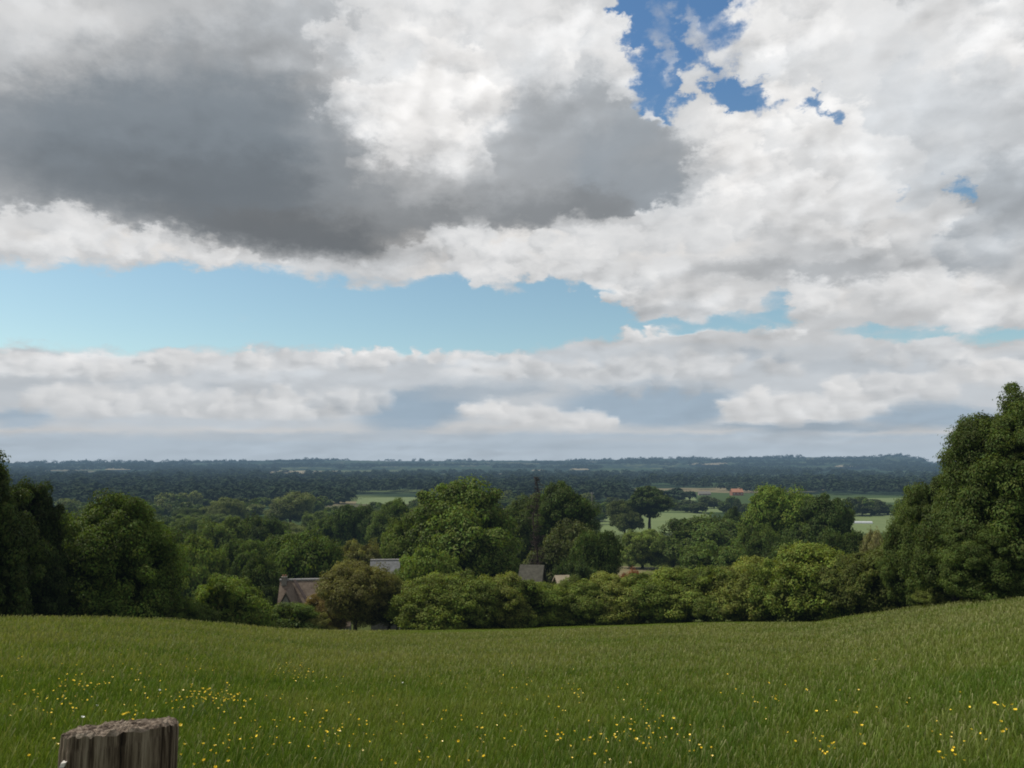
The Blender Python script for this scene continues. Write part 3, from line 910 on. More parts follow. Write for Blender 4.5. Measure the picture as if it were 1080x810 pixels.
# ------------------------------------------------------------------ fence post
def fence_post():
    r = 1.22; px = 140.5
    a = az_of(px); x, y = math.sin(a) * r, math.cos(a) * r
    g = float(ground(x, y))
    e = link('fence_post', None); e.location = (x, y, g); e.rotation_euler = (0, 0, -a * .35)
    tag(e, 'weathered grey brown wooden fence post with a rough sawn top in front of the meadow', 'post')
    zt = (slope_of(127, 768) * r) - g
    m, nt = new_mat('weathered post wood')
    tc = nt.n('ShaderNodeTexCoord'); mp = nt.n('ShaderNodeMapping'); mp.inputs['Scale'].default_value = (1, 1, .045)
    nt.l(tc.outputs['Object'], mp.inputs[0])
    s1 = nt.noise(mp.outputs[0], 190, 8, .7); s2 = nt.noise(mp.outputs[0], 34, 5, .6)
    f = nt.math('MULTIPLY_ADD', s1, .55, nt.math('MULTIPLY', s2, .5))
    c = nt.ramp(f, [(.40, (.008, .006, .005, 1)), (.48, (.06, .044, .032, 1)), (.56, (.17, .135, .10, 1)), (.68, (.32, .27, .21, 1))])
    d = nt.n('ShaderNodeBsdfPrincipled'); d.inputs['Roughness'].default_value = .9; d.inputs['Specular IOR Level'].default_value = .1
    nt.l(c.outputs[0], d.inputs['Base Color'])
    b = nt.n('ShaderNodeBump'); b.inputs['Strength'].default_value = 1; b.inputs['Distance'].default_value = .006
    nt.l(f, b.inputs['Height']); nt.l(b.outputs[0], d.inputs['Normal'])
    finish(nt, d.outputs[0], False)
    mt, nt = new_mat('post end grain')
    tc = nt.n('ShaderNodeTexCoord'); mp = nt.n('ShaderNodeMapping'); mp.inputs['Scale'].default_value = (.6, 1.6, 1); mp.inputs['Rotation'].default_value = (0, 0, .4)
    nt.l(tc.outputs['Object'], mp.inputs[0])
    s1 = nt.noise(mp.outputs[0], 160, 8, .7); s2 = nt.noise(mp.outputs[0], 38, 4, .6)
    f = nt.math('MULTIPLY_ADD', s1, .5, nt.math('MULTIPLY', s2, .5))
    c = nt.ramp(f, [(.38, (.03, .022, .017, 1)), (.48, (.16, .125, .095, 1)), (.60, (.30, .25, .20, 1)), (.72, (.42, .36, .30, 1))])
    d = nt.n('ShaderNodeBsdfPrincipled'); d.inputs['Roughness'].default_value = .9; d.inputs['Specular IOR Level'].default_value = .1
    nt.l(c.outputs[0], d.inputs['Base Color'])
    b = nt.n('ShaderNodeBump'); b.inputs['Strength'].default_value = 1; b.inputs['Distance'].default_value = .008
    nt.l(f, b.inputs['Height']); nt.l(b.outputs[0], d.inputs['Normal'])
    finish(nt, d.outputs[0], False)
    # half round section: curved face left and front, flatter back
    n = 220; hw = .0700
    th = np.arange(n) / n * 2 * math.pi
    ex = 2.7
    cx = np.sign(np.cos(th)) * np.abs(np.cos(th)) ** (2 / ex) * hw
    cy = np.sign(np.sin(th)) * np.abs(np.sin(th)) ** (2 / ex) * .046
    groove = fbm(th * 14, th * 0, 5, 4)
    groove = np.where(groove < -.18, groove * 1.8, groove)
    amp = 1 + .035 * groove + .02 * fbm(th * 3, th * 0 + 4, 9, 2)
    amp[-4:] = amp[:4].mean()
    zs = list(np.linspace(-.3, zt - .14, 8)) + list(np.linspace(zt - .12, zt, 22))

    def topz(X, Y):
        return zt + .06 * X - .16 * Y + .0022 * fbm(X * 120, Y * 240, 3, 4) * 2.2
    V = []
    for i, z in enumerate(zs):
        gz = fbm(th * 9, th * 0 + z * 1.2, 13, 3)
        A_ = amp * (1 + .012 * gz)
        X = cx * A_; Y = cy * A_
        if i == len(zs) - 1:
            Z = topz(X, Y) - .002 + .0022 * fbm(th * 22, th * 0, 44, 3)
        else:
            Z = np.full(n, z) + .10 * X * (1 if z > zt - .13 else 0)
        if i >= len(zs) - 2: X, Y = X * .985, Y * .985
        V.append(np.stack([X, Y, Z], -1))
    m_ = len(V)
    Vs = np.concatenate(V)
    i, j = np.meshgrid(np.arange(m_ - 1), np.arange(n), indexing='ij'); j2 = (j + 1) % n
    F = np.stack([i * n + j, i * n + j2, (i + 1) * n + j2, (i + 1) * n + j], -1).reshape(-1, 4)
    link('post_shaft', np_mesh('post_shaft', Vs, F, m, smooth=True), e)
    # top, concentric rings of rough end grain
    rim = V[-1]; ring = []; K = 26
    for k in range(K + 1):
        f = 1 - k / K * .995
        X = rim[:, 0] * f; Y = rim[:, 1] * f
        rough = .0020 * fbm(X * 95 + 9, Y * 210 + 4, 8, 4) + .0022 * np.clip(fbm(X * 300, Y * 500, 15, 2), -1, 1)
        Z = rim[:, 2] * (1 if k == 0 else 0) + (0 if k == 0 else (topz(X, Y) + rough * 1.4 + .003 * math.sin(min(1, k / 4) * 1.57)))
        ring.append(np.stack([X, Y, Z], -1))
    Vs = np.concatenate(ring)
    i, j = np.meshgrid(np.arange(K), np.arange(n), indexing='ij'); j2 = (j + 1) % n
    F = np.stack([i * n + j, i * n + j2, (i + 1) * n + j2, (i + 1) * n + j], -1).reshape(-1, 4)
    link('sawn_top', np_mesh('sawn_top', Vs, F, mt, smooth=False), e)
    # pale splinter knocked out on the left front edge
    k = MB(); k.hexa([(-.060, -.0395, zt - .033), (-.053, -.0425, zt - .032), (-.053, -.034, zt - .032), (-.060, -.032, zt - .032), (-.058, -.0400, zt - .028), (-.051, -.0430, zt - .026), (-.051, -.034, zt - .026), (-.058, -.032, zt - .027)])
    k.build('splinter', flat_material('pale splinter', [(.3, (.35, .33, .3, 1)), (.7, (.5, .48, .45, 1))], 80, haze=False), e)


fence_post()


# ------------------------------------------------------------------ grass
def grass():
    g = np.random.default_rng(12)
    mat = grass_material()
    N = 1300000
    th = g.uniform(R(-42), R(42), N)
    # area density ~ 1/r
    u = g.random(N); r = 2.2 + (84 - 2.2) * u ** 1.25
    D = np.interp(th, E_AZ, E_D)
    keep = r < D + 4
    # mown light strip at the foot of the hedge
    th, r, D = th[keep], r[keep], D[keep]
    x = r * np.sin(th); y = r * np.cos(th); n = len(x)
    mown = sstep(.76, .84, r / D + .03 * fbm(x / 4, y / 4, 9, 2)) * sstep(az_of(370), az_of(470), th) * (1 - sstep(az_of(760), az_of(1000), th))
    h = (.155 + .055 * fbm(x / 2.2, y / 2.2, 2, 3)) * g.uniform(.55, 1.35, n) * (1 - .72 * mown)
    seed = (g.random(n) < (.10 + .30 * sstep(14, 34, r)) * (1 - mown) * (.35 + 1.4 * vnoise(x / 4, y / 4, 77)))
    h = np.where(seed, h * g.uniform(1.15, 1.6, n), h)
    w = (.0010 + r * .00027) * g.uniform(.6, 1.4, n)
    z = ground(x, y)
    fa = g.uniform(0, 2 * math.pi, n)
    bx, by = np.cos(fa) * w, np.sin(fa) * w
    la = g.normal(.35, 1.5, n); lm = h * g.uniform(.08, .5, n)
    lx, ly = np.cos(la) * lm, np.sin(la) * lm
    B = np.stack([x, y, z - .02], -1)
    V = np.zeros((n, 6, 3))
    V[:, 0] = B + np.stack([-bx, -by, 0 * x], -1); V[:, 1] = B + np.stack([bx, by, 0 * x], -1)
    k = .55
    mid = B + np.stack([lx * .35, ly * .35, h * k], -1)
    mw = np.where(seed, .45, .8)
    V[:, 2] = mid + np.stack([bx * mw, by * mw, 0 * x], -1); V[:, 3] = mid - np.stack([bx * mw, by * mw, 0 * x], -1)
    up = B + np.stack([lx, ly, h * np.where(seed, .96, .9)], -1)
    hw = np.where(seed, 1.15, .12)
    V[:, 4] = up - np.stack([bx * hw, by * hw, 0 * x], -1); V[:, 5] = up + np.stack([bx * hw, by * hw, 0 * x], -1)
    V[:, 4:, 2] += np.where(seed, .0, 0)[:, None]
    base = (np.arange(n) * 6)[:, None]
    F = np.concatenate([base + np.array([[0, 1, 2, 3]]), base + np.array([[3, 2, 5, 4]])])
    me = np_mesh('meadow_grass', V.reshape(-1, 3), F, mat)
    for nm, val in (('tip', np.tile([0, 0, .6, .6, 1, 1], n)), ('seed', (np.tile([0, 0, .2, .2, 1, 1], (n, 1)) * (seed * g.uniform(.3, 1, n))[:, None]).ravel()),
                    ('mown', np.repeat(mown, 6))):
        a = me.attributes.new(nm, 'FLOAT', 'POINT'); a.data.foreach_set('value', val.astype(np.float32))
    tag(link('meadow_grass', me), 'long green meadow grass with pale seed heads', 'grass', kind='stuff')


grass()

# ------------------------------------------------------------------ buttercups
M_PETAL, nt = new_mat('buttercup petals')
d = nt.n('ShaderNodeBsdfPrincipled'); d.inputs['Base Color'].default_value = (.86, .62, .03, 1); d.inputs['Roughness'].default_value = .35
finish(nt, d.outputs[0], False)
M_WPETAL, nt = new_mat('white petals')
d = nt.n('ShaderNodeBsdfPrincipled'); d.inputs['Base Color'].default_value = (.8, .8, .75, 1); d.inputs['Roughness'].default_value = .5
finish(nt, d.outputs[0], False)
M_STEM, nt = new_mat('flower stem')
d = nt.n('ShaderNodeBsdfPrincipled'); d.inputs['Base Color'].default_value = (.06, .10, .02, 1); d.inputs['Roughness'].default_value = .6
finish(nt, d.outputs[0], False)


def flower_meshes(petal, Rr=.019):
    st = MB(); st.tube([(0, 0, -.5), (.01, 0, -.25), (0, 0, 0)], [.0035, .003, .002], 5)
    sm = np_mesh('stem', np.array(st.v), [np.array(st.q), np.array(st.t)], M_STEM)
    v = []; q = []
    for k in range(5):
        a = k * 2 * math.pi / 5
        def P(rr, da, z): return (math.cos(a + da) * rr, math.sin(a + da) * rr, z)
        b = len(v)
        v += [P(.002, 0, 0), P(Rr * .6, -.55, .005), P(Rr, -.4, .013), P(Rr * 1.08, 0, .012), P(Rr, .4, .013), P(Rr * .6, .55, .005)]
        q += [(b, b + 1, b + 2, b + 3), (b, b + 3, b + 4, b + 5)]
    hm = np_mesh('petals', np.array(v), np.array(q), petal)
    return sm, hm


def flowers():
    g = np.random.default_rng(5)
    ys, ws = flower_meshes(M_PETAL), flower_meshes(M_WPETAL)
    spots = []
    clusters = [(218, 738, 16, 6, 22), (205, 725, 6, 4, 4), (235, 742, 9, 6, 6), (310, 708, 16, 6, 12), (330, 713, 8, 4, 4), (92, 721, 14, 5, 7), (65, 723, 6, 3, 4), (35, 738, 20, 6, 4),
                (138, 756, 7, 3, 5), (228, 793, 14, 7, 9), (190, 780, 4, 8, 4), (330, 757, 12, 8, 6), (345, 775, 10, 6, 4), (150, 695, 60, 8, 5),
                (607, 732, 3, 2, 2), (665, 769, 9, 2, 5), (675, 781, 12, 4, 7), (700, 757, 14, 6, 6), (592, 779, 4, 2, 3), (628, 779, 8, 2, 3), (740, 793, 12, 3, 5), (648, 803, 8, 4, 4),
                (795, 742, 2, 2, 2), (818, 739, 5, 2, 3), (808, 724, 3, 1, 1), (851, 724, 3, 2, 2), (1062, 747, 8, 2, 4), (1060, 772, 6, 6, 3), (1000, 796, 14, 5, 3), (240, 733, 14, 5, 6), (868, 795, 5, 2, 2),
                (870, 785, 6, 4, 3), (540, 780, 30, 14, 5), (460, 760, 50, 18, 6), (940, 760, 60, 20, 5), (430, 795, 40, 8, 6), (50, 790, 30, 10, 5), (400, 740, 50, 12, 5), (540, 740, 60, 12, 4), (880, 770, 60, 20, 5), (700, 720, 100, 8, 4), (900, 725, 80, 10, 3)]
    for cx, cy, sx, sy, n in clusters:
        for _ in range(int(n * 1.25 + .4)): spots.append((cx + g.normal() * sx, min(806, cy + g.normal() * sy), 0))
    spots += [(102, 746, 1), (87, 758, 1), (168, 729, 1), (425, 722, 1)]
    for px, py, wh in spots:
        x, y, z, r = hit(px, py, .27)
        e = link('daisy' if wh else 'buttercup', None)
        e.location = (x, y, z + g.uniform(-.03, .04)); e.rotation_euler = (g.normal() * .3 + .12, g.normal() * .3 - .1, g.uniform(0, 6.28))
        k = g.uniform(.5, .95) * (.8 if py > 770 else 1); e.scale = (k, k, 1)
        sm, hm = ws if wh else ys
        link('stem', sm, e); link('petals', hm, e)
        if wh: tag(e, 'small white flower among the meadow grass', 'flower', 'white flowers in the meadow')
        else: tag(e, 'yellow buttercup flowering in the long meadow grass', 'flower', 'yellow buttercups in the meadow')


flowers()


def flower_drifts():
    """the smallest and most distant buttercups, beyond the ones that can be counted"""
    g = np.random.default_rng(17)
    spots = []
    for cx, cy, sx, sy, n in [(220, 736, 34, 9, 60), (90, 724, 50, 9, 50), (320, 712, 34, 8, 40), (140, 700, 90, 7, 40), (360, 765, 60, 14, 50), (45, 745, 34, 9, 24), (620, 740, 60, 14, 34), (680, 772, 50, 12, 34),
                              (530, 775, 60, 14, 34), (850, 745, 70, 14, 22), (1010, 765, 50, 16, 16), (480, 715, 100, 10, 30), (930, 785, 70, 10, 10), (260, 775, 40, 14, 34)]:
        for _ in range(n): spots.append((cx + g.normal() * sx, min(806, cy + g.normal() * sy)))
    V, F = [], []
    for px, py in spots:
        if not (-20 < px < 1100): continue
        x, y, z, r = hit(px, py, .22)
        k = g.uniform(.55, 1.0) * .013; t = g.uniform(0, 6.28); tx, ty = g.normal(size=2) * .35
        b = len(V)
        V.append((x, y, z - .004))
        for q in range(5):
            a = t + q * 2 * math.pi / 5
            V.append((x + math.cos(a) * k, y + math.sin(a) * k, z + .004 + k * (math.cos(a) * tx + math.sin(a) * ty)))
        F += [(b, b + 1 + q, b + 1 + (q + 1) % 5) for q in range(5)]
    o = link('buttercup_drift', np_mesh('buttercup_drift', np.array(V), np.array(F), M_PETAL))
    tag(o, 'drifts of tiny yellow buttercups scattered through the meadow grass', 'flowers', kind='stuff')


flower_drifts()

# ------------------------------------------------------------------ light
SUN_EL, SUN_AZ = R(53), R(-74)      # azimuth from the view direction, left is negative
sd = Vector((math.sin(SUN_AZ) * math.cos(SUN_EL), math.cos(SUN_AZ) * math.cos(SUN_EL), math.sin(SUN_EL)))
sun = bpy.data.lights.new('sun', 'SUN'); sun.energy = 4.7; sun.angle = R(.6); sun.color = (1, .95, .86)
so = bpy.data.objects.new('sun', sun); so.rotation_euler = sd.to_track_quat('Z', 'Y').to_euler(); so.location = (0, 0, 50); col.objects.link(so)

# ------------------------------------------------------------------ sky
AZ0, AZ1, EL0, EL1 = R(-38), R(38), R(-.5), R(31.5)
NC, NR, RP = 220, 84, 1.25


def lin(c): return np.array(srgb(*c)[:3])


# soft cloud masses: centre px,py, radii, rotation(deg), grey (r,g,b), weight, edge softness
SH = [
    (540, 130, 2000, 2000, 0, (186, 188, 190), 1, .5),
    (90, 20, 230, 70, 0, (176, 180, 180), .9, .9),
    (20, 30, 130, 60, 0, (196, 198, 196), .7, .9),
    (330, 15, 120, 30, 0, (176, 180, 184), .8, .8),
    (180, 160, 260, 90, 3, (122, 131, 138), 1, .75),
    (250, 200, 230, 60, 8, (102, 110, 115), .9, .8),
    (150, 130, 300, 60, 0, (122, 130, 138), .6, .9),
    (230, 100, 150, 50, 10, (122, 130, 138), .75, .9),
    (360, 245, 190, 24, 6, (102, 107, 109), .95, .7),
    (450, 90, 110, 110, 0, (212, 212, 208), .95, .6),
    (440, 140, 72, 62, 0, (224, 223, 218), .9, .5),
    (480, 40, 90, 45, 0, (220, 219, 216), .9, .6),
    (350, 48, 22, 18, 0, (222, 222, 220), .8, .7),
    (395, 80, 35, 25, 0, (178, 180, 182), .7, .8),
    (430, 130, 40, 22, 0, (232, 230, 224), .6, .9),
    (490, 160, 20, 45, 20, (230, 229, 224), .8, .8),
    (560, 70, 70, 70, 0, (196, 197, 198), .9, .6),
    (560, 60, 30, 40, 0, (222, 221, 218), .7, .8),
    (620, 150, 100, 85, 0, (146, 154, 162), .95, .7),
    (610, 212, 130, 26, 0, (128, 132, 136), .95, .7),
    (560, 170, 50, 50, 0, (168, 171, 174), .6, .8),
    (460, 232, 130, 22, 0, (122, 126, 128), .9, .8),
    (700, 190, 60, 45, 40, (150, 154, 158), .9, .7),
    (620, 25, 60, 28, 0, (206, 206, 206), .9, .7),
    (672, 90, 34, 14, 40, (232, 232, 230), .9, .8),
    (60, 250, 110, 24, 6, (204, 203, 198), 1, .55),
    (170, 262, 110, 16, 6, (206, 205, 200), 1, .6),
    (30, 245, 40, 18, 0, (220, 219, 214), .7, .8),
    (560, 262, 170, 24, 2, (204, 203, 200), 1, .6),
    (500, 285, 80, 14, 0, (208, 207, 203), .9, .7),
    (700, 258, 130, 20, 0, (210, 209, 206), .9, .7),
    (820, 150, 110, 75, 15, (212, 212, 210), .95, .7),
    (840, 125, 60, 28, 25, (226, 226, 224), .8, .8),
    (770, 195, 30, 26, 0, (224, 222, 217), .8, .8),
    (900, 155, 20, 20, 0, (226, 226, 224), .7, .8),
    (870, 220, 120, 30, 0, (206, 205, 202), .7, .8),
    (900, 50, 130, 60, 0, (208, 209, 210), .9, .8),
    (820, 20, 50, 30, 0, (222, 223, 223), .7, .8),
    (1030, 30, 80, 50, 0, (214, 215, 214), .8, .8),
    (1070, 70, 30, 50, 0, (222, 222, 220), .7, .8),
    (1010, 130, 110, 60, 0, (184, 188, 191), .85, .8),
    (1050, 210, 80, 70, 0, (166, 171, 176), .9, .8),
    (960, 190, 60, 40, 0, (190, 194, 196), .7, .8),
    (940, 235, 90, 20, 0, (204, 204, 201), .8, .8),
    (880, 285, 130, 14, 0, (172, 174, 176), .95, .7),
    (960, 310, 140, 22, 0, (204, 204, 201), .9, .7),
    (720, 312, 100, 20, 0, (194, 195, 195), .9, .7),
    (760, 322, 40, 10, 0, (206, 205, 203), .8, .8),
    (600, 255, 60, 14, 0, (216, 215, 212), .9, .6), (440, 268, 60, 10, 0, (206, 206, 203), .8, .6), (660, 305, 70, 16, 0, (206, 206, 205), .9, .6), (760, 306, 60, 14, 0, (200, 201, 201), .8, .6), (560, 222, 60, 14, 0, (128, 132, 136), .8, .7),
    (600, 105, 70, 42, 0, (180, 184, 187), .7, .9), (690, 200, 50, 30, 30, (140, 147, 154), .9, .7), (840, 118, 66, 22, 20, (236, 236, 235), .85, .6), (690, 95, 28, 10, 45, (238, 238, 237), .9, .6), (495, 150, 16, 40, 15, (238, 237, 233), .8, .7), (425, 120, 40, 22, -10, (238, 237, 233), .8, .7), (430, 165, 40, 26, 0, (218, 217, 213), .7, .8), (775, 190, 26, 30, 0, (236, 234, 230), .8, .7),
    # lower layer
    (540, 405, 1500, 44, 0, (182, 188, 192), 1, .3),
    (60, 385, 150, 14, 2, (206, 208, 208), .85, .5), (250, 382, 120, 12, 0, (200, 203, 204), .8, .5), (400, 372, 70, 6, 0, (222, 223, 222), .9, .5), (500, 376, 60, 5, 0, (212, 214, 214), .8, .5),
    (120, 374, 90, 4, 0, (218, 219, 219), .8, .5), (60, 410, 120, 8, 2, (176, 182, 188), .8, .6), (300, 400, 160, 9, -2, (186, 191, 195), .8, .6),
    (110, 422, 80, 16, 5, (204, 206, 205), .95, .45), (60, 432, 30, 12, 0, (196, 199, 200), .8, .5), (200, 425, 50, 17, 0, (202, 204, 204), .9, .45), (290, 430, 70, 15, 0, (204, 206, 205), .9, .45), (360, 422, 50, 14, 0, (198, 201, 202), .85, .5),
    (200, 446, 220, 6, 0, (178, 186, 191), .8, .6), (22, 441, 40, 12, 0, (149, 169, 181), .95, .5), (225, 413, 22, 8, 0, (168, 176, 186), .7, .6),
    (440, 432, 70, 24, -10, (143, 164, 178), .95, .5), (520, 412, 90, 10, -5, (164, 173, 185), .85, .6),
    (690, 428, 115, 26, 0, (147, 167, 180), .97, .5), (640, 398, 90, 10, -3, (198, 200, 201), .8, .5), (540, 392, 90, 9, 0, (200, 202, 203), .8, .5),
    (572, 441, 82, 9, 6, (202, 204, 204), .97, .4), (515, 434, 26, 7, 0, (212, 213, 211), .9, .4), (625, 443, 28, 8, 0, (206, 208, 207), .9, .4),
    (700, 352, 60, 4, -4, (224, 225, 224), .9, .5), (830, 350, 26, 3, -4, (220, 221, 221), .8, .5), (760, 374, 130, 10, 0, (184, 189, 193), .8, .6), (700, 385, 60, 7, 0, (196, 198, 200), .8, .6),
    (800, 375, 40, 6, 10, (162, 172, 182), .6, .6),
    (850, 434, 95, 14, -6, (202, 204, 204), .97, .4), (788, 428, 30, 15, 0, (212, 213, 211), .95, .4), (905, 416, 42, 16, -10, (208, 210, 208), .95, .4), (830, 424, 22, 10, 0, (206, 208, 207), .8, .4), (960, 408, 60, 14, -8, (204, 206, 205), .9, .5),
    (985, 440, 90, 13, 0, (149, 169, 181), .95, .5), (850, 450, 120, 5, 0, (150, 162, 176), .95, .5), (900, 388, 80, 9, 0, (174, 180, 187), .7, .6),
    (1045, 390, 50, 14, 0, (212, 213, 211), .9, .5), (1010, 372, 60, 8, 0, (200, 202, 203), .7, .6),
    (540, 500, 1600, 46, 0, (158, 176, 182), 1, .12), (300, 461, 260, 4, 0, (166, 178, 184), .8, .5), (800, 464, 220, 3, 0, (164, 176, 183), .8, .5), (560, 470, 200, 3, 0, (150, 165, 175), .5, .6),
]
# openings of blue between the clouds
HO = [
    (724, 26, 84, 46, 0, 1), (694, 84, 34, 50, -20, 1), (715, 105, 12, 26, 10, .95), (792, 99, 50, 19, 8, 1), (770, 105, 14, 14, 0, .8),
    (658, 20, 18, 30, 0, .9), (868, 108, 22, 12, 30, .85), (888, 126, 16, 12, 40, .8), (936, 168, 10, 36, 5, .9), (1010, 200, 16, 9, 20, .62), (940, 205, 14, 12, 0, .5),
    (180, 325, 260, 46, 0, 1), (-60, 318, 140, 48, 0, 1), (430, 333, 150, 40, 0, 1), (545, 330, 80, 40, 0, 1), (610, 330, 60, 30, 0, .95), (480, 300, 60, 12, 0, .6),
    (700, 345, 60, 9, 0, .75), (790, 340, 50, 12, 0, .75), (820, 320, 16, 14, 0, .55), (1000, 350, 120, 8, 0, .75), (580, 300, 40, 12, 0, .8),
]
# puffs that stand in front of the openings
PF = [(740, 34, 46, 14, 40, .50), (772, 58, 26, 16, 60, .55), (705, 58, 36, 12, 65, .46), (690, 20, 20, 30, 20, .36), (760, 12, 20, 12, 0, .40), (400, 296, 40, 9, 0, .8), (520, 300, 40, 8, 20, .7), (680, 352, 42, 4, -6, .6), (830, 350, 30, 3, 0, .6),
      (655, 303, 20, 10, 0, .6), (740, 128, 30, 30, 0, 1)]


W1, W2, W3 = (244, 243, 240), (234, 234, 232), (222, 222, 221)
D1, D2, D3 = (172, 175, 178), (160, 165, 170), (148, 156, 165)
# heaped cumulus: centre, spread, number and size of the puffs, lit and shaded tone
PUFFS = [
    (560, 45, 80, 40, 30, 18, 36, W2, (176, 180, 184)), (470, 30, 100, 45, 40, 16, 40, W2, D2), (350, 45, 40, 30, 10, 10, 22, W3, D2),
    (440, 110, 78, 62, 55, 16, 40, W1, D1), (455, 165, 62, 34, 30, 14, 30, W1, D1),
    (672, 88, 26, 22, 10, 12, 22, W1, (165, 170, 175)), (640, 55, 26, 30, 10, 14, 26, W2, (170, 175, 180)), (694, 122, 8, 18, 5, 8, 13, W2, (150, 157, 163)),
    (945, 50, 120, 50, 44, 20, 44, W3, (186, 190, 193)), (830, 30, 60, 34, 24, 16, 34, W2, D1), (1050, 60, 40, 60, 20, 20, 40, W2, D1), (1010, 130, 80, 50, 26, 18, 40, (206, 208, 209), (176, 180, 185)),
    (835, 135, 72, 34, 34, 14, 32, W1, D1), (850, 185, 100, 34, 50, 14, 34, W2, D1), (772, 190, 26, 40, 20, 12, 24, W1, D1),
    (900, 235, 110, 24, 36, 12, 28, (216, 216, 214), D1), (720, 245, 70, 20, 26, 10, 24, W3, D1), (1040, 260, 50, 30, 14, 14, 30, (196, 198, 200), D3),
    (60, 248, 90, 20, 30, 9, 20, W3, D1), (170, 262, 90, 12, 24, 7, 15, W3, D1), (250, 273, 60, 6, 10, 6, 10, W3, D1),
    (560, 250, 110, 14, 34, 9, 20, W3, D1), (480, 272, 90, 12, 26, 8, 17, W3, D1), (620, 280, 90, 14, 26, 9, 18, W3, D1), (530, 292, 40, 8, 10, 6, 12, W3, D1),
    (690, 308, 62, 14, 24, 8, 18, (212, 212, 211), D2), (765, 318, 34, 10, 12, 7, 14, (212, 212, 211), D2),
    (930, 305, 90, 14, 32, 8, 20, W3, D1), (1030, 325, 60, 18, 22, 9, 22, W3, D1), (860, 318, 26, 10, 10, 7, 14, W3, D1),
    (675, 351, 34, 3, 9, 4, 7, W2, D1), (830, 350, 26, 2, 6, 3, 5, W3, D1),
    (80, 384, 150, 10, 30, 6, 14, W3, D2), (300, 382, 160, 9, 30, 6, 13, W3, D2), (405, 371, 46, 4, 12, 4, 8, W2, D1), (500, 378, 60, 5, 12, 4, 9, W3, D1),
    (110, 422, 90, 12, 34, 7, 15, (214, 216, 215), D2), (210, 428, 60, 12, 20, 7, 15, (212, 214, 214), D2), (300, 430, 80, 12, 26, 7, 15, (214, 216, 215), D2), (365, 425, 40, 9, 12, 6, 12, (206, 209, 210), D3),
    (520, 433, 34, 6, 14, 5, 9, W3, D1), (575, 441, 66, 7, 22, 5, 11, (212, 214, 213), D1), (628, 445, 26, 5, 10, 5, 9, (212, 214, 213), D1),
    (600, 392, 110, 7, 22, 6, 12, (206, 208, 208), D2), (740, 388, 110, 10, 22, 7, 14, (206, 208, 208), D2), (690, 408, 60, 8, 8, 6, 12, (180, 188, 195), D3),
    (790, 428, 32, 12, 16, 7, 13, W3, D1), (850, 432, 80, 9, 30, 7, 14, (214, 216, 215), D1), (905, 415, 34, 12, 18, 7, 15, W3, D1), (965, 410, 50, 12, 20, 7, 14, (210, 212, 211), D2),
    (1045, 390, 44, 12, 16, 8, 16, W3, D1), (960, 378, 70, 8, 14, 6, 12, (204, 206, 207), D2),
]


# broad soft shade and light that run across the heaps
VEIL = [(440, 200, 120, 52, 0, (146, 150, 153), .75), (360, 170, 34, 60, 10, (140, 146, 151), .5), (510, 190, 40, 50, 0, (165, 169, 172), .5), (350, 130, 46, 90, 0, (150, 155, 160), .45), (560, 150, 60, 80, 0, (168, 172, 176), .6), (620, 120, 90, 60, 0, (168, 173, 178), .45),
        (690, 185, 70, 50, 20, (158, 164, 170), .5), (560, 232, 180, 12, 0, (132, 136, 140), .5), (100, 60, 260, 40, 0, (168, 173, 176), .5), (60, 20, 120, 40, 0, (198, 200, 199), .5), (250, 60, 120, 50, 0, (140, 146, 151), .5),
        (130, 110, 260, 40, 0, (130, 138, 145), .4), (300, 250, 220, 22, 6, (96, 103, 106), .6), (60, 190, 160, 40, 0, (108, 116, 120), .5),
        (1050, 205, 90, 60, 0, (168, 174, 180), .65), (1000, 120, 120, 40, 10, (184, 189, 193), .5), (940, 70, 90, 40, 20, (206, 209, 211), .4), (880, 284, 150, 13, 0, (168, 171, 175), .8),
        (960, 180, 60, 40, 0, (190, 195, 199), .5), (860, 215, 120, 16, 0, (196, 197, 197), .5), (700, 275, 150, 8, 0, (188, 190, 191), .5), (1020, 345, 90, 8, 0, (188, 192, 195), .5),
        (690, 325, 90, 8, 0, (184, 188, 191), .5), (160, 275, 160, 5, 5, (184, 186, 187), .5), (420, 60, 30, 22, 0, (178, 183, 187), .5), (520, 90, 26, 60, 15, (236, 235, 232), .4), (430, 130, 60, 40, 0, (240, 239, 236), .35),
        (190, 446, 240, 7, 0, (176, 186, 192), .7), (540, 404, 300, 7, 0, (182, 189, 194), .5)]


def soft(px, py, e):
    cx, cy, rx, ry, rot = e[:5]
    c, s = math.cos(R(rot)), math.sin(R(rot))
    dx, dy = px - cx, py - cy
    return np.hypot((dx * c + dy * s) / rx, (-dx * s + dy * c) / ry)


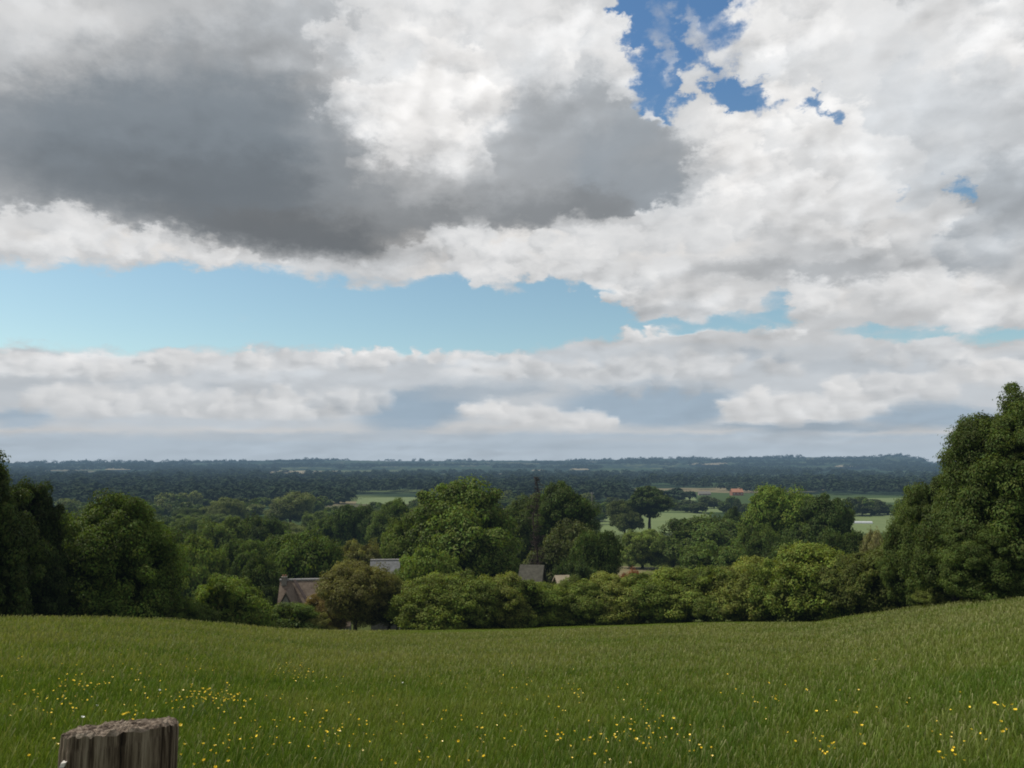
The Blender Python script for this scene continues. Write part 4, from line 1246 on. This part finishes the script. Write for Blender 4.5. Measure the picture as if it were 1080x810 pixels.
def build_grid():
    az = np.linspace(AZ0, AZ1, NC); el = EL0 + (EL1 - EL0) * (np.arange(NR) / (NR - 1)) ** RP
    E, A = np.meshgrid(el, az, indexing='ij')
    dx, dy, dz = np.sin(A) * np.cos(E), np.cos(A) * np.cos(E), np.sin(E)
    f = dy * CP + dz * SP; u = -dy * SP + dz * CP
    px = 540 + FPX * dx / f; py = 405 - FPX * u / f
    C = np.zeros(px.shape + (3,))
    for e in SH:
        d_ = soft(px, py, e); w = e[6] * (1 - sstep(1 - e[7] * .8, 1 + e[7] * .25, d_))
        C = C * (1 - w[..., None]) + lin(e[5]) * w[..., None]
    cov = np.ones(px.shape)
    puff_a = np.zeros(px.shape); g = np.random.default_rng(31)
    PC = []
    for (cx, cy, rx, ry, n, s0, s1, br, dk) in PUFFS:
        q = g.uniform(-1, 1, (n * 3, 2)); q = q[np.hypot(q[:, 0], q[:, 1]) < 1][:n]
        q = q[np.argsort(q[:, 1])]
        for (a, b) in q:
            sz = s0 + (s1 - s0) * g.random() ** 1.5
            x0, y0 = cx + a * rx, cy + b * ry
            dx_, dy_ = (px - x0) / (sz * 1.15), (py - y0) / sz
            rr = np.hypot(dx_, dy_)
            al = (1 - sstep(.74, 1.08, rr)) * (1 - .75 * sstep(.1, .95, dy_))
            lit = np.clip(.56 + .55 * (.35 * dx_ - .8 * dy_), 0, 1) * g.uniform(.7, 1.0)
            colr = lin(dk) * (1 - lit)[..., None] + lin(br) * lit[..., None]
            al = al * .85
            C = C * (1 - al[..., None]) + colr * al[..., None]
            puff_a = np.maximum(puff_a, al)
    for e in HO:
        d_ = soft(px, py, e); w = e[5] * (1 - sstep(.72, 1.22, d_))
        cov = cov * (1 - w)
    for e in PF:
        d_ = soft(px, py, e); w = e[5] * (1 - sstep(.5, 1.3, d_))
        cov = np.maximum(cov, w)
    for e in VEIL:
        d_ = soft(px, py, e); w = e[6] * (1 - sstep(.15, 1.25, d_))
        C = C * (1 - w[..., None]) + lin(e[5]) * w[..., None]
    cov = np.maximum(cov, np.minimum(1, puff_a * 1.15))
    for e in HO[:8]:
        d_ = soft(px, py, e); w = .75 * e[5] * (1 - sstep(.5, 1.0, d_))
        cov = cov * (1 - w)
    for e in PF:
        d_ = soft(px, py, e); w = e[5] * (1 - sstep(.3, 1.4, d_))
        cov = np.maximum(cov, w)
    return np.clip(C, 0, 1), np.clip(cov, 0, 1)


def build_world():
    w = bpy.data.worlds.new('World'); scene.world = w; w.use_nodes = True
    nt = NT(w.node_tree)
    C, cov = build_grid()
    tc = nt.n('ShaderNodeTexCoord'); D = tc.outputs['Generated']
    sep = nt.n('ShaderNodeSeparateXYZ'); nt.l(D, sep.inputs[0])
    az = nt.math('ARCTAN2', sep.outputs[0], sep.outputs[1]); el = nt.math('ARCSINE', sep.outputs[2])
    # noise space: clouds get flatter towards the horizon
    nv = nt.math('MULTIPLY_ADD', nt.math('LOGARITHM', nt.math('MAXIMUM', nt.math('ADD', el, .08), .01), math.e), .25, nt.math('MULTIPLY', el, 1.1))
    cb = nt.n('ShaderNodeCombineXYZ'); nt.l(az, cb.inputs[0]); nt.l(nv, cb.inputs[1]); N = cb.outputs[0]
    w1 = nt.noise(N, 5.5, 3, .55, out=1, noise_dimensions='2D'); w2 = nt.noise(N, 22, 6, .65, out=1, noise_dimensions='2D')
    damp = nt.math('MULTIPLY_ADD', el, 2.3, .08, clamp=True)
    wv = nt.vmath('ADD', nt.vmath('MULTIPLY', nt.vmath('SUBTRACT', w1, (.5, .5, .5)), (.05, .035, 0)),
                  nt.vmath('MULTIPLY', nt.vmath('SUBTRACT', w2, (.5, .5, .5)), (.070, .058, 0)))
    ws = nt.vmath('SCALE', wv); nt.l(damp, ws.node.inputs['Scale'])
    s2 = nt.n('ShaderNodeSeparateXYZ'); nt.l(ws, s2.inputs[0])
    azw = nt.math('ADD', az, s2.outputs[0]); elw = nt.math('ADD', el, s2.outputs[1])
    U = nt.math('DIVIDE', nt.math('SUBTRACT', azw, AZ0), AZ1 - AZ0, clamp=True)
    Vv = nt.math('MULTIPLY', nt.math('POWER', nt.math('DIVIDE', nt.math('SUBTRACT', elw, EL0), EL1 - EL0, clamp=True), 1 / RP), NR - 1.0)
    # one node group per row of the sky: azimuth in, cloud colour and cover out
    L_ = C[..., 1]
    T_ = (C[..., 2] - C[..., 0]) / (2 * np.maximum(L_, .01))         # how blue the grey is
    G = np.clip(np.stack([L_, T_ + .25, cov], -1), 0, 1)

    def row_group(i):
        gt = bpy.data.node_groups.new('cloud row', 'ShaderNodeTree')
        for nm, io, ty in (('U', 'INPUT', 'Vector'), ('V', 'INPUT', 'Vector'), ('Below', 'INPUT', 'Vector'), ('Sum', 'OUTPUT', 'Vector')):
            gt.interface.new_socket(nm, in_out=io, socket_type='NodeSocket' + ty)
        q = NT(gt); gi = q.n('NodeGroupInput'); go = q.n('NodeGroupOutput')
        cu = q.n('ShaderNodeRGBCurve')
        tiny = (1e-9, 1e-9, 1e-9)                             # makes each row wait for the one below it
        q.l(q.vmath('MULTIPLY_ADD', gi.outputs[2], tiny, gi.outputs[0]), cu.inputs['Color'])
        for k in range(3):
            pts = cu.mapping.curves[k].points
            pts[0].location = (0, float(G[i, 0, k])); pts[1].location = (1, float(G[i, -1, k]))
            for j in range(1, NC - 1): pts.new(j / (NC - 1.0), float(G[i, j, k]))
        cu.mapping.update()
        wv_ = q.vmath('ABSOLUTE', q.vmath('SUBTRACT', q.vmath('MULTIPLY_ADD', gi.outputs[2], tiny, gi.outputs[1]), (float(i),) * 3))
        wt = q.vmath('MAXIMUM', q.vmath('SUBTRACT', (1.0, 1.0, 1.0), wv_), (0.0, 0.0, 0.0))
        q.l(q.vmath('MULTIPLY_ADD', cu.outputs[0], wt, gi.outputs[2]), go.inputs[0])
        return gt

    Uv, Vw = nt.n('ShaderNodeCombineXYZ'), nt.n('ShaderNodeCombineXYZ')
    for k in range(3): nt.l(U, Uv.inputs[k]); nt.l(Vv, Vw.inputs[k])
    acc = None
    for i in range(NR):
        gn = nt.n('ShaderNodeGroup'); gn.node_tree = row_group(i); nt.l(Uv.outputs[0], gn.inputs[0]); nt.l(Vw.outputs[0], gn.inputs[1])
        if acc is not None: nt.l(acc, gn.inputs[2])
        acc = gn.outputs[0]
    sp = nt.n('ShaderNodeSeparateXYZ'); nt.l(acc, sp.inputs[0])
    lm_, cva = sp.outputs[0], sp.outputs[2]
    tb = nt.math('MULTIPLY', nt.math('SUBTRACT', sp.outputs[1], .25), lm_)
    cm = nt.n('ShaderNodeCombineXYZ')
    nt.l(nt.math('SUBTRACT', lm_, tb), cm.inputs[0]); nt.l(lm_, cm.inputs[1]); nt.l(nt.math('ADD', lm_, tb), cm.inputs[2])
    cc = cm.outputs[0]
    # billow detail
    cva = nt.math('ADD', cva, nt.math('MULTIPLY', nt.math('SUBTRACT', cva, .90), 5.0, clamp=True))
    f1 = nt.noise(N, 11, 8, .55, noise_dimensions='2D')
    f2 = nt.noise(N, 45, 6, .55, noise_dimensions='2D')
    f3 = nt.noise(N, 5, 6, .52, noise_dimensions='2D')
    jit = nt.vmath('MULTIPLY', nt.vmath('SUBTRACT', nt.noise(N, 24, 4, .55, out=1, noise_dimensions='2D'), (.5, .5, .5)), (.035, .035, 0))

    def puffs(off, scale):
        vo = nt.n('ShaderNodeTexVoronoi', feature='SMOOTH_F1'); vo.voronoi_dimensions = '2D'; vo.inputs['Scale'].default_value = scale
        vo.inputs['Smoothness'].default_value = .35; vo.inputs['Detail'].default_value = 2; vo.inputs['Roughness'].default_value = .45
        nt.l(nt.vmath('ADD', nt.vmath('ADD', N, jit), off), vo.inputs['Vector'])
        return nt.math('SUBTRACT', 1.0, vo.outputs['Distance'])
    v1 = puffs((0, 0, 0), 9); v1b = puffs((.012, -.016, 0), 9)
    cvn = nt.math('MULTIPLY_ADD', nt.math('SUBTRACT', f1, .5), 1.1, cva)
    cvn = nt.math('MULTIPLY_ADD', nt.math('SUBTRACT', f2, .5), .4, cvn)
    mr = nt.n('ShaderNodeMapRange', interpolation_type='SMOOTHSTEP'); mr.inputs[1].default_value = .20; mr.inputs[2].default_value = .98
    nt.l(cvn, mr.inputs[0]); alpha = mr.outputs[0]
    # keep full cover full
    calm = nt.n('ShaderNodeMapRange'); calm.inputs[1].default_value = .40; calm.inputs[2].default_value = .62; calm.inputs[3].default_value = .12; calm.inputs[4].default_value = .55
    nt.l(nt.noise(nt.vmath('ADD', N, (3.1, 1.7, 0)), 4.2, 2, .5, noise_dimensions='2D'), calm.inputs[0])
    rel = nt.math('MULTIPLY', nt.math('SUBTRACT', v1, v1b), calm.outputs[0])
    rel = nt.math('MULTIPLY_ADD', nt.math('SUBTRACT', f1, .5), .10, rel)
    rel = nt.math('MULTIPLY_ADD', nt.math('SUBTRACT', f2, .5), .05, rel)
    rel = nt.math('MULTIPLY_ADD', nt.math('SUBTRACT', f3, .5), .14, rel)
    rel = nt.math('MULTIPLY', rel, nt.math('MULTIPLY_ADD', el, 2.4, .42, clamp=True))
    # dark flat bases carry less relief than lit tops
    lum = nt.n('ShaderNodeRGBToBW'); nt.l(cc, lum.inputs[0])
    amp = nt.n('ShaderNodeMapRange'); amp.inputs[1].default_value = .14; amp.inputs[2].default_value = .5; amp.inputs[3].default_value = .35; amp.inputs[4].default_value = 1.0
    nt.l(lum.outputs[0], amp.inputs[0])
    gain = nt.math('MULTIPLY_ADD', rel, amp.outputs[0], 1.0)
    # lit rims where the cloud thins
    gain = nt.math('MAXIMUM', gain, .55)
    # firm up the boundaries between lit towers and grey undersides
    tt = nt.math('DIVIDE', nt.math('SUBTRACT', lum.outputs[0], .16), .56)
    tn = nt.math('ADD', tt, nt.math('ADD', nt.math('MULTIPLY', nt.math('SUBTRACT', f1, .5), .34), nt.math('MULTIPLY', nt.math('SUBTRACT', v1, .62), .16)))
    sm = nt.n('ShaderNodeMapRange', interpolation_type='SMOOTHSTEP'); sm.inputs[1].default_value = .30; sm.inputs[2].default_value = .72
    nt.l(tn, sm.inputs[0])
    firm = nt.math('DIVIDE', nt.math('MULTIPLY_ADD', nt.math('MULTIPLY_ADD', sm.outputs[0], .22, nt.math('MULTIPLY', tt, .78)), .56, .16), nt.math('MAXIMUM', lum.outputs[0], .05))
    upfac = nt.math('MULTIPLY_ADD', el, 4.0, -.05, clamp=True)
    firm = nt.math('MULTIPLY_ADD', nt.math('SUBTRACT', firm, 1.0), upfac, 1.0)
    gain = nt.math('MULTIPLY', gain, firm)
    g2 = nt.vmath('SCALE', cc); nt.l(gain, g2.node.inputs['Scale'])
    sky = nt.n('ShaderNodeTexSky'); sky.sky_type = 'NISHITA'; sky.sun_disc = False
    sky.sun_elevation = SUN_EL; sky.sun_rotation = SUN_AZ; sky.altitude = 120; sky.air_density = 1.0; sky.dust_density = .8; sky.ozone_density = 1.6
    tint = nt.mix(1.0, sky.outputs[0], nt.mix(nt.math('MULTIPLY_ADD', el, 4.0, -.9, clamp=True), (1.12, 1.22, 1.08, 1), (.74, 1.02, 1.16, 1)), 'MULTIPLY')
    b1 = nt.n('ShaderNodeBackground'); nt.l(tint, b1.inputs[0]); b1.inputs[1].default_value = .105
    b2 = nt.n('ShaderNodeBackground'); nt.l(g2, b2.inputs[0]); b2.inputs[1].default_value = 1.13
    mx = nt.n('ShaderNodeMixShader'); nt.l(alpha, mx.inputs[0]); nt.l(b1.outputs[0], mx.inputs[1]); nt.l(b2.outputs[0], mx.inputs[2])
    out = nt.n('ShaderNodeOutputWorld'); nt.l(mx.outputs[0], out.inputs[0])
    w.cycles.sampling_method = 'MANUAL'; w.cycles.sample_map_resolution = 512


build_world()

scene.view_settings.view_transform = 'Standard'
scene.view_settings.look = 'None'
scene.view_settings.exposure = 0
scene.render.engine = 'CYCLES'
scene.cycles.max_bounces = 5
scene.cycles.diffuse_bounces = 3
scene.cycles.transmission_bounces = 3
scene.cycles.caustics_reflective = False
scene.cycles.caustics_refractive = False
scene.cycles.sample_clamp_indirect = 4
scene.cycles.use_denoising = True
scene.cycles.filter_width = 1.9
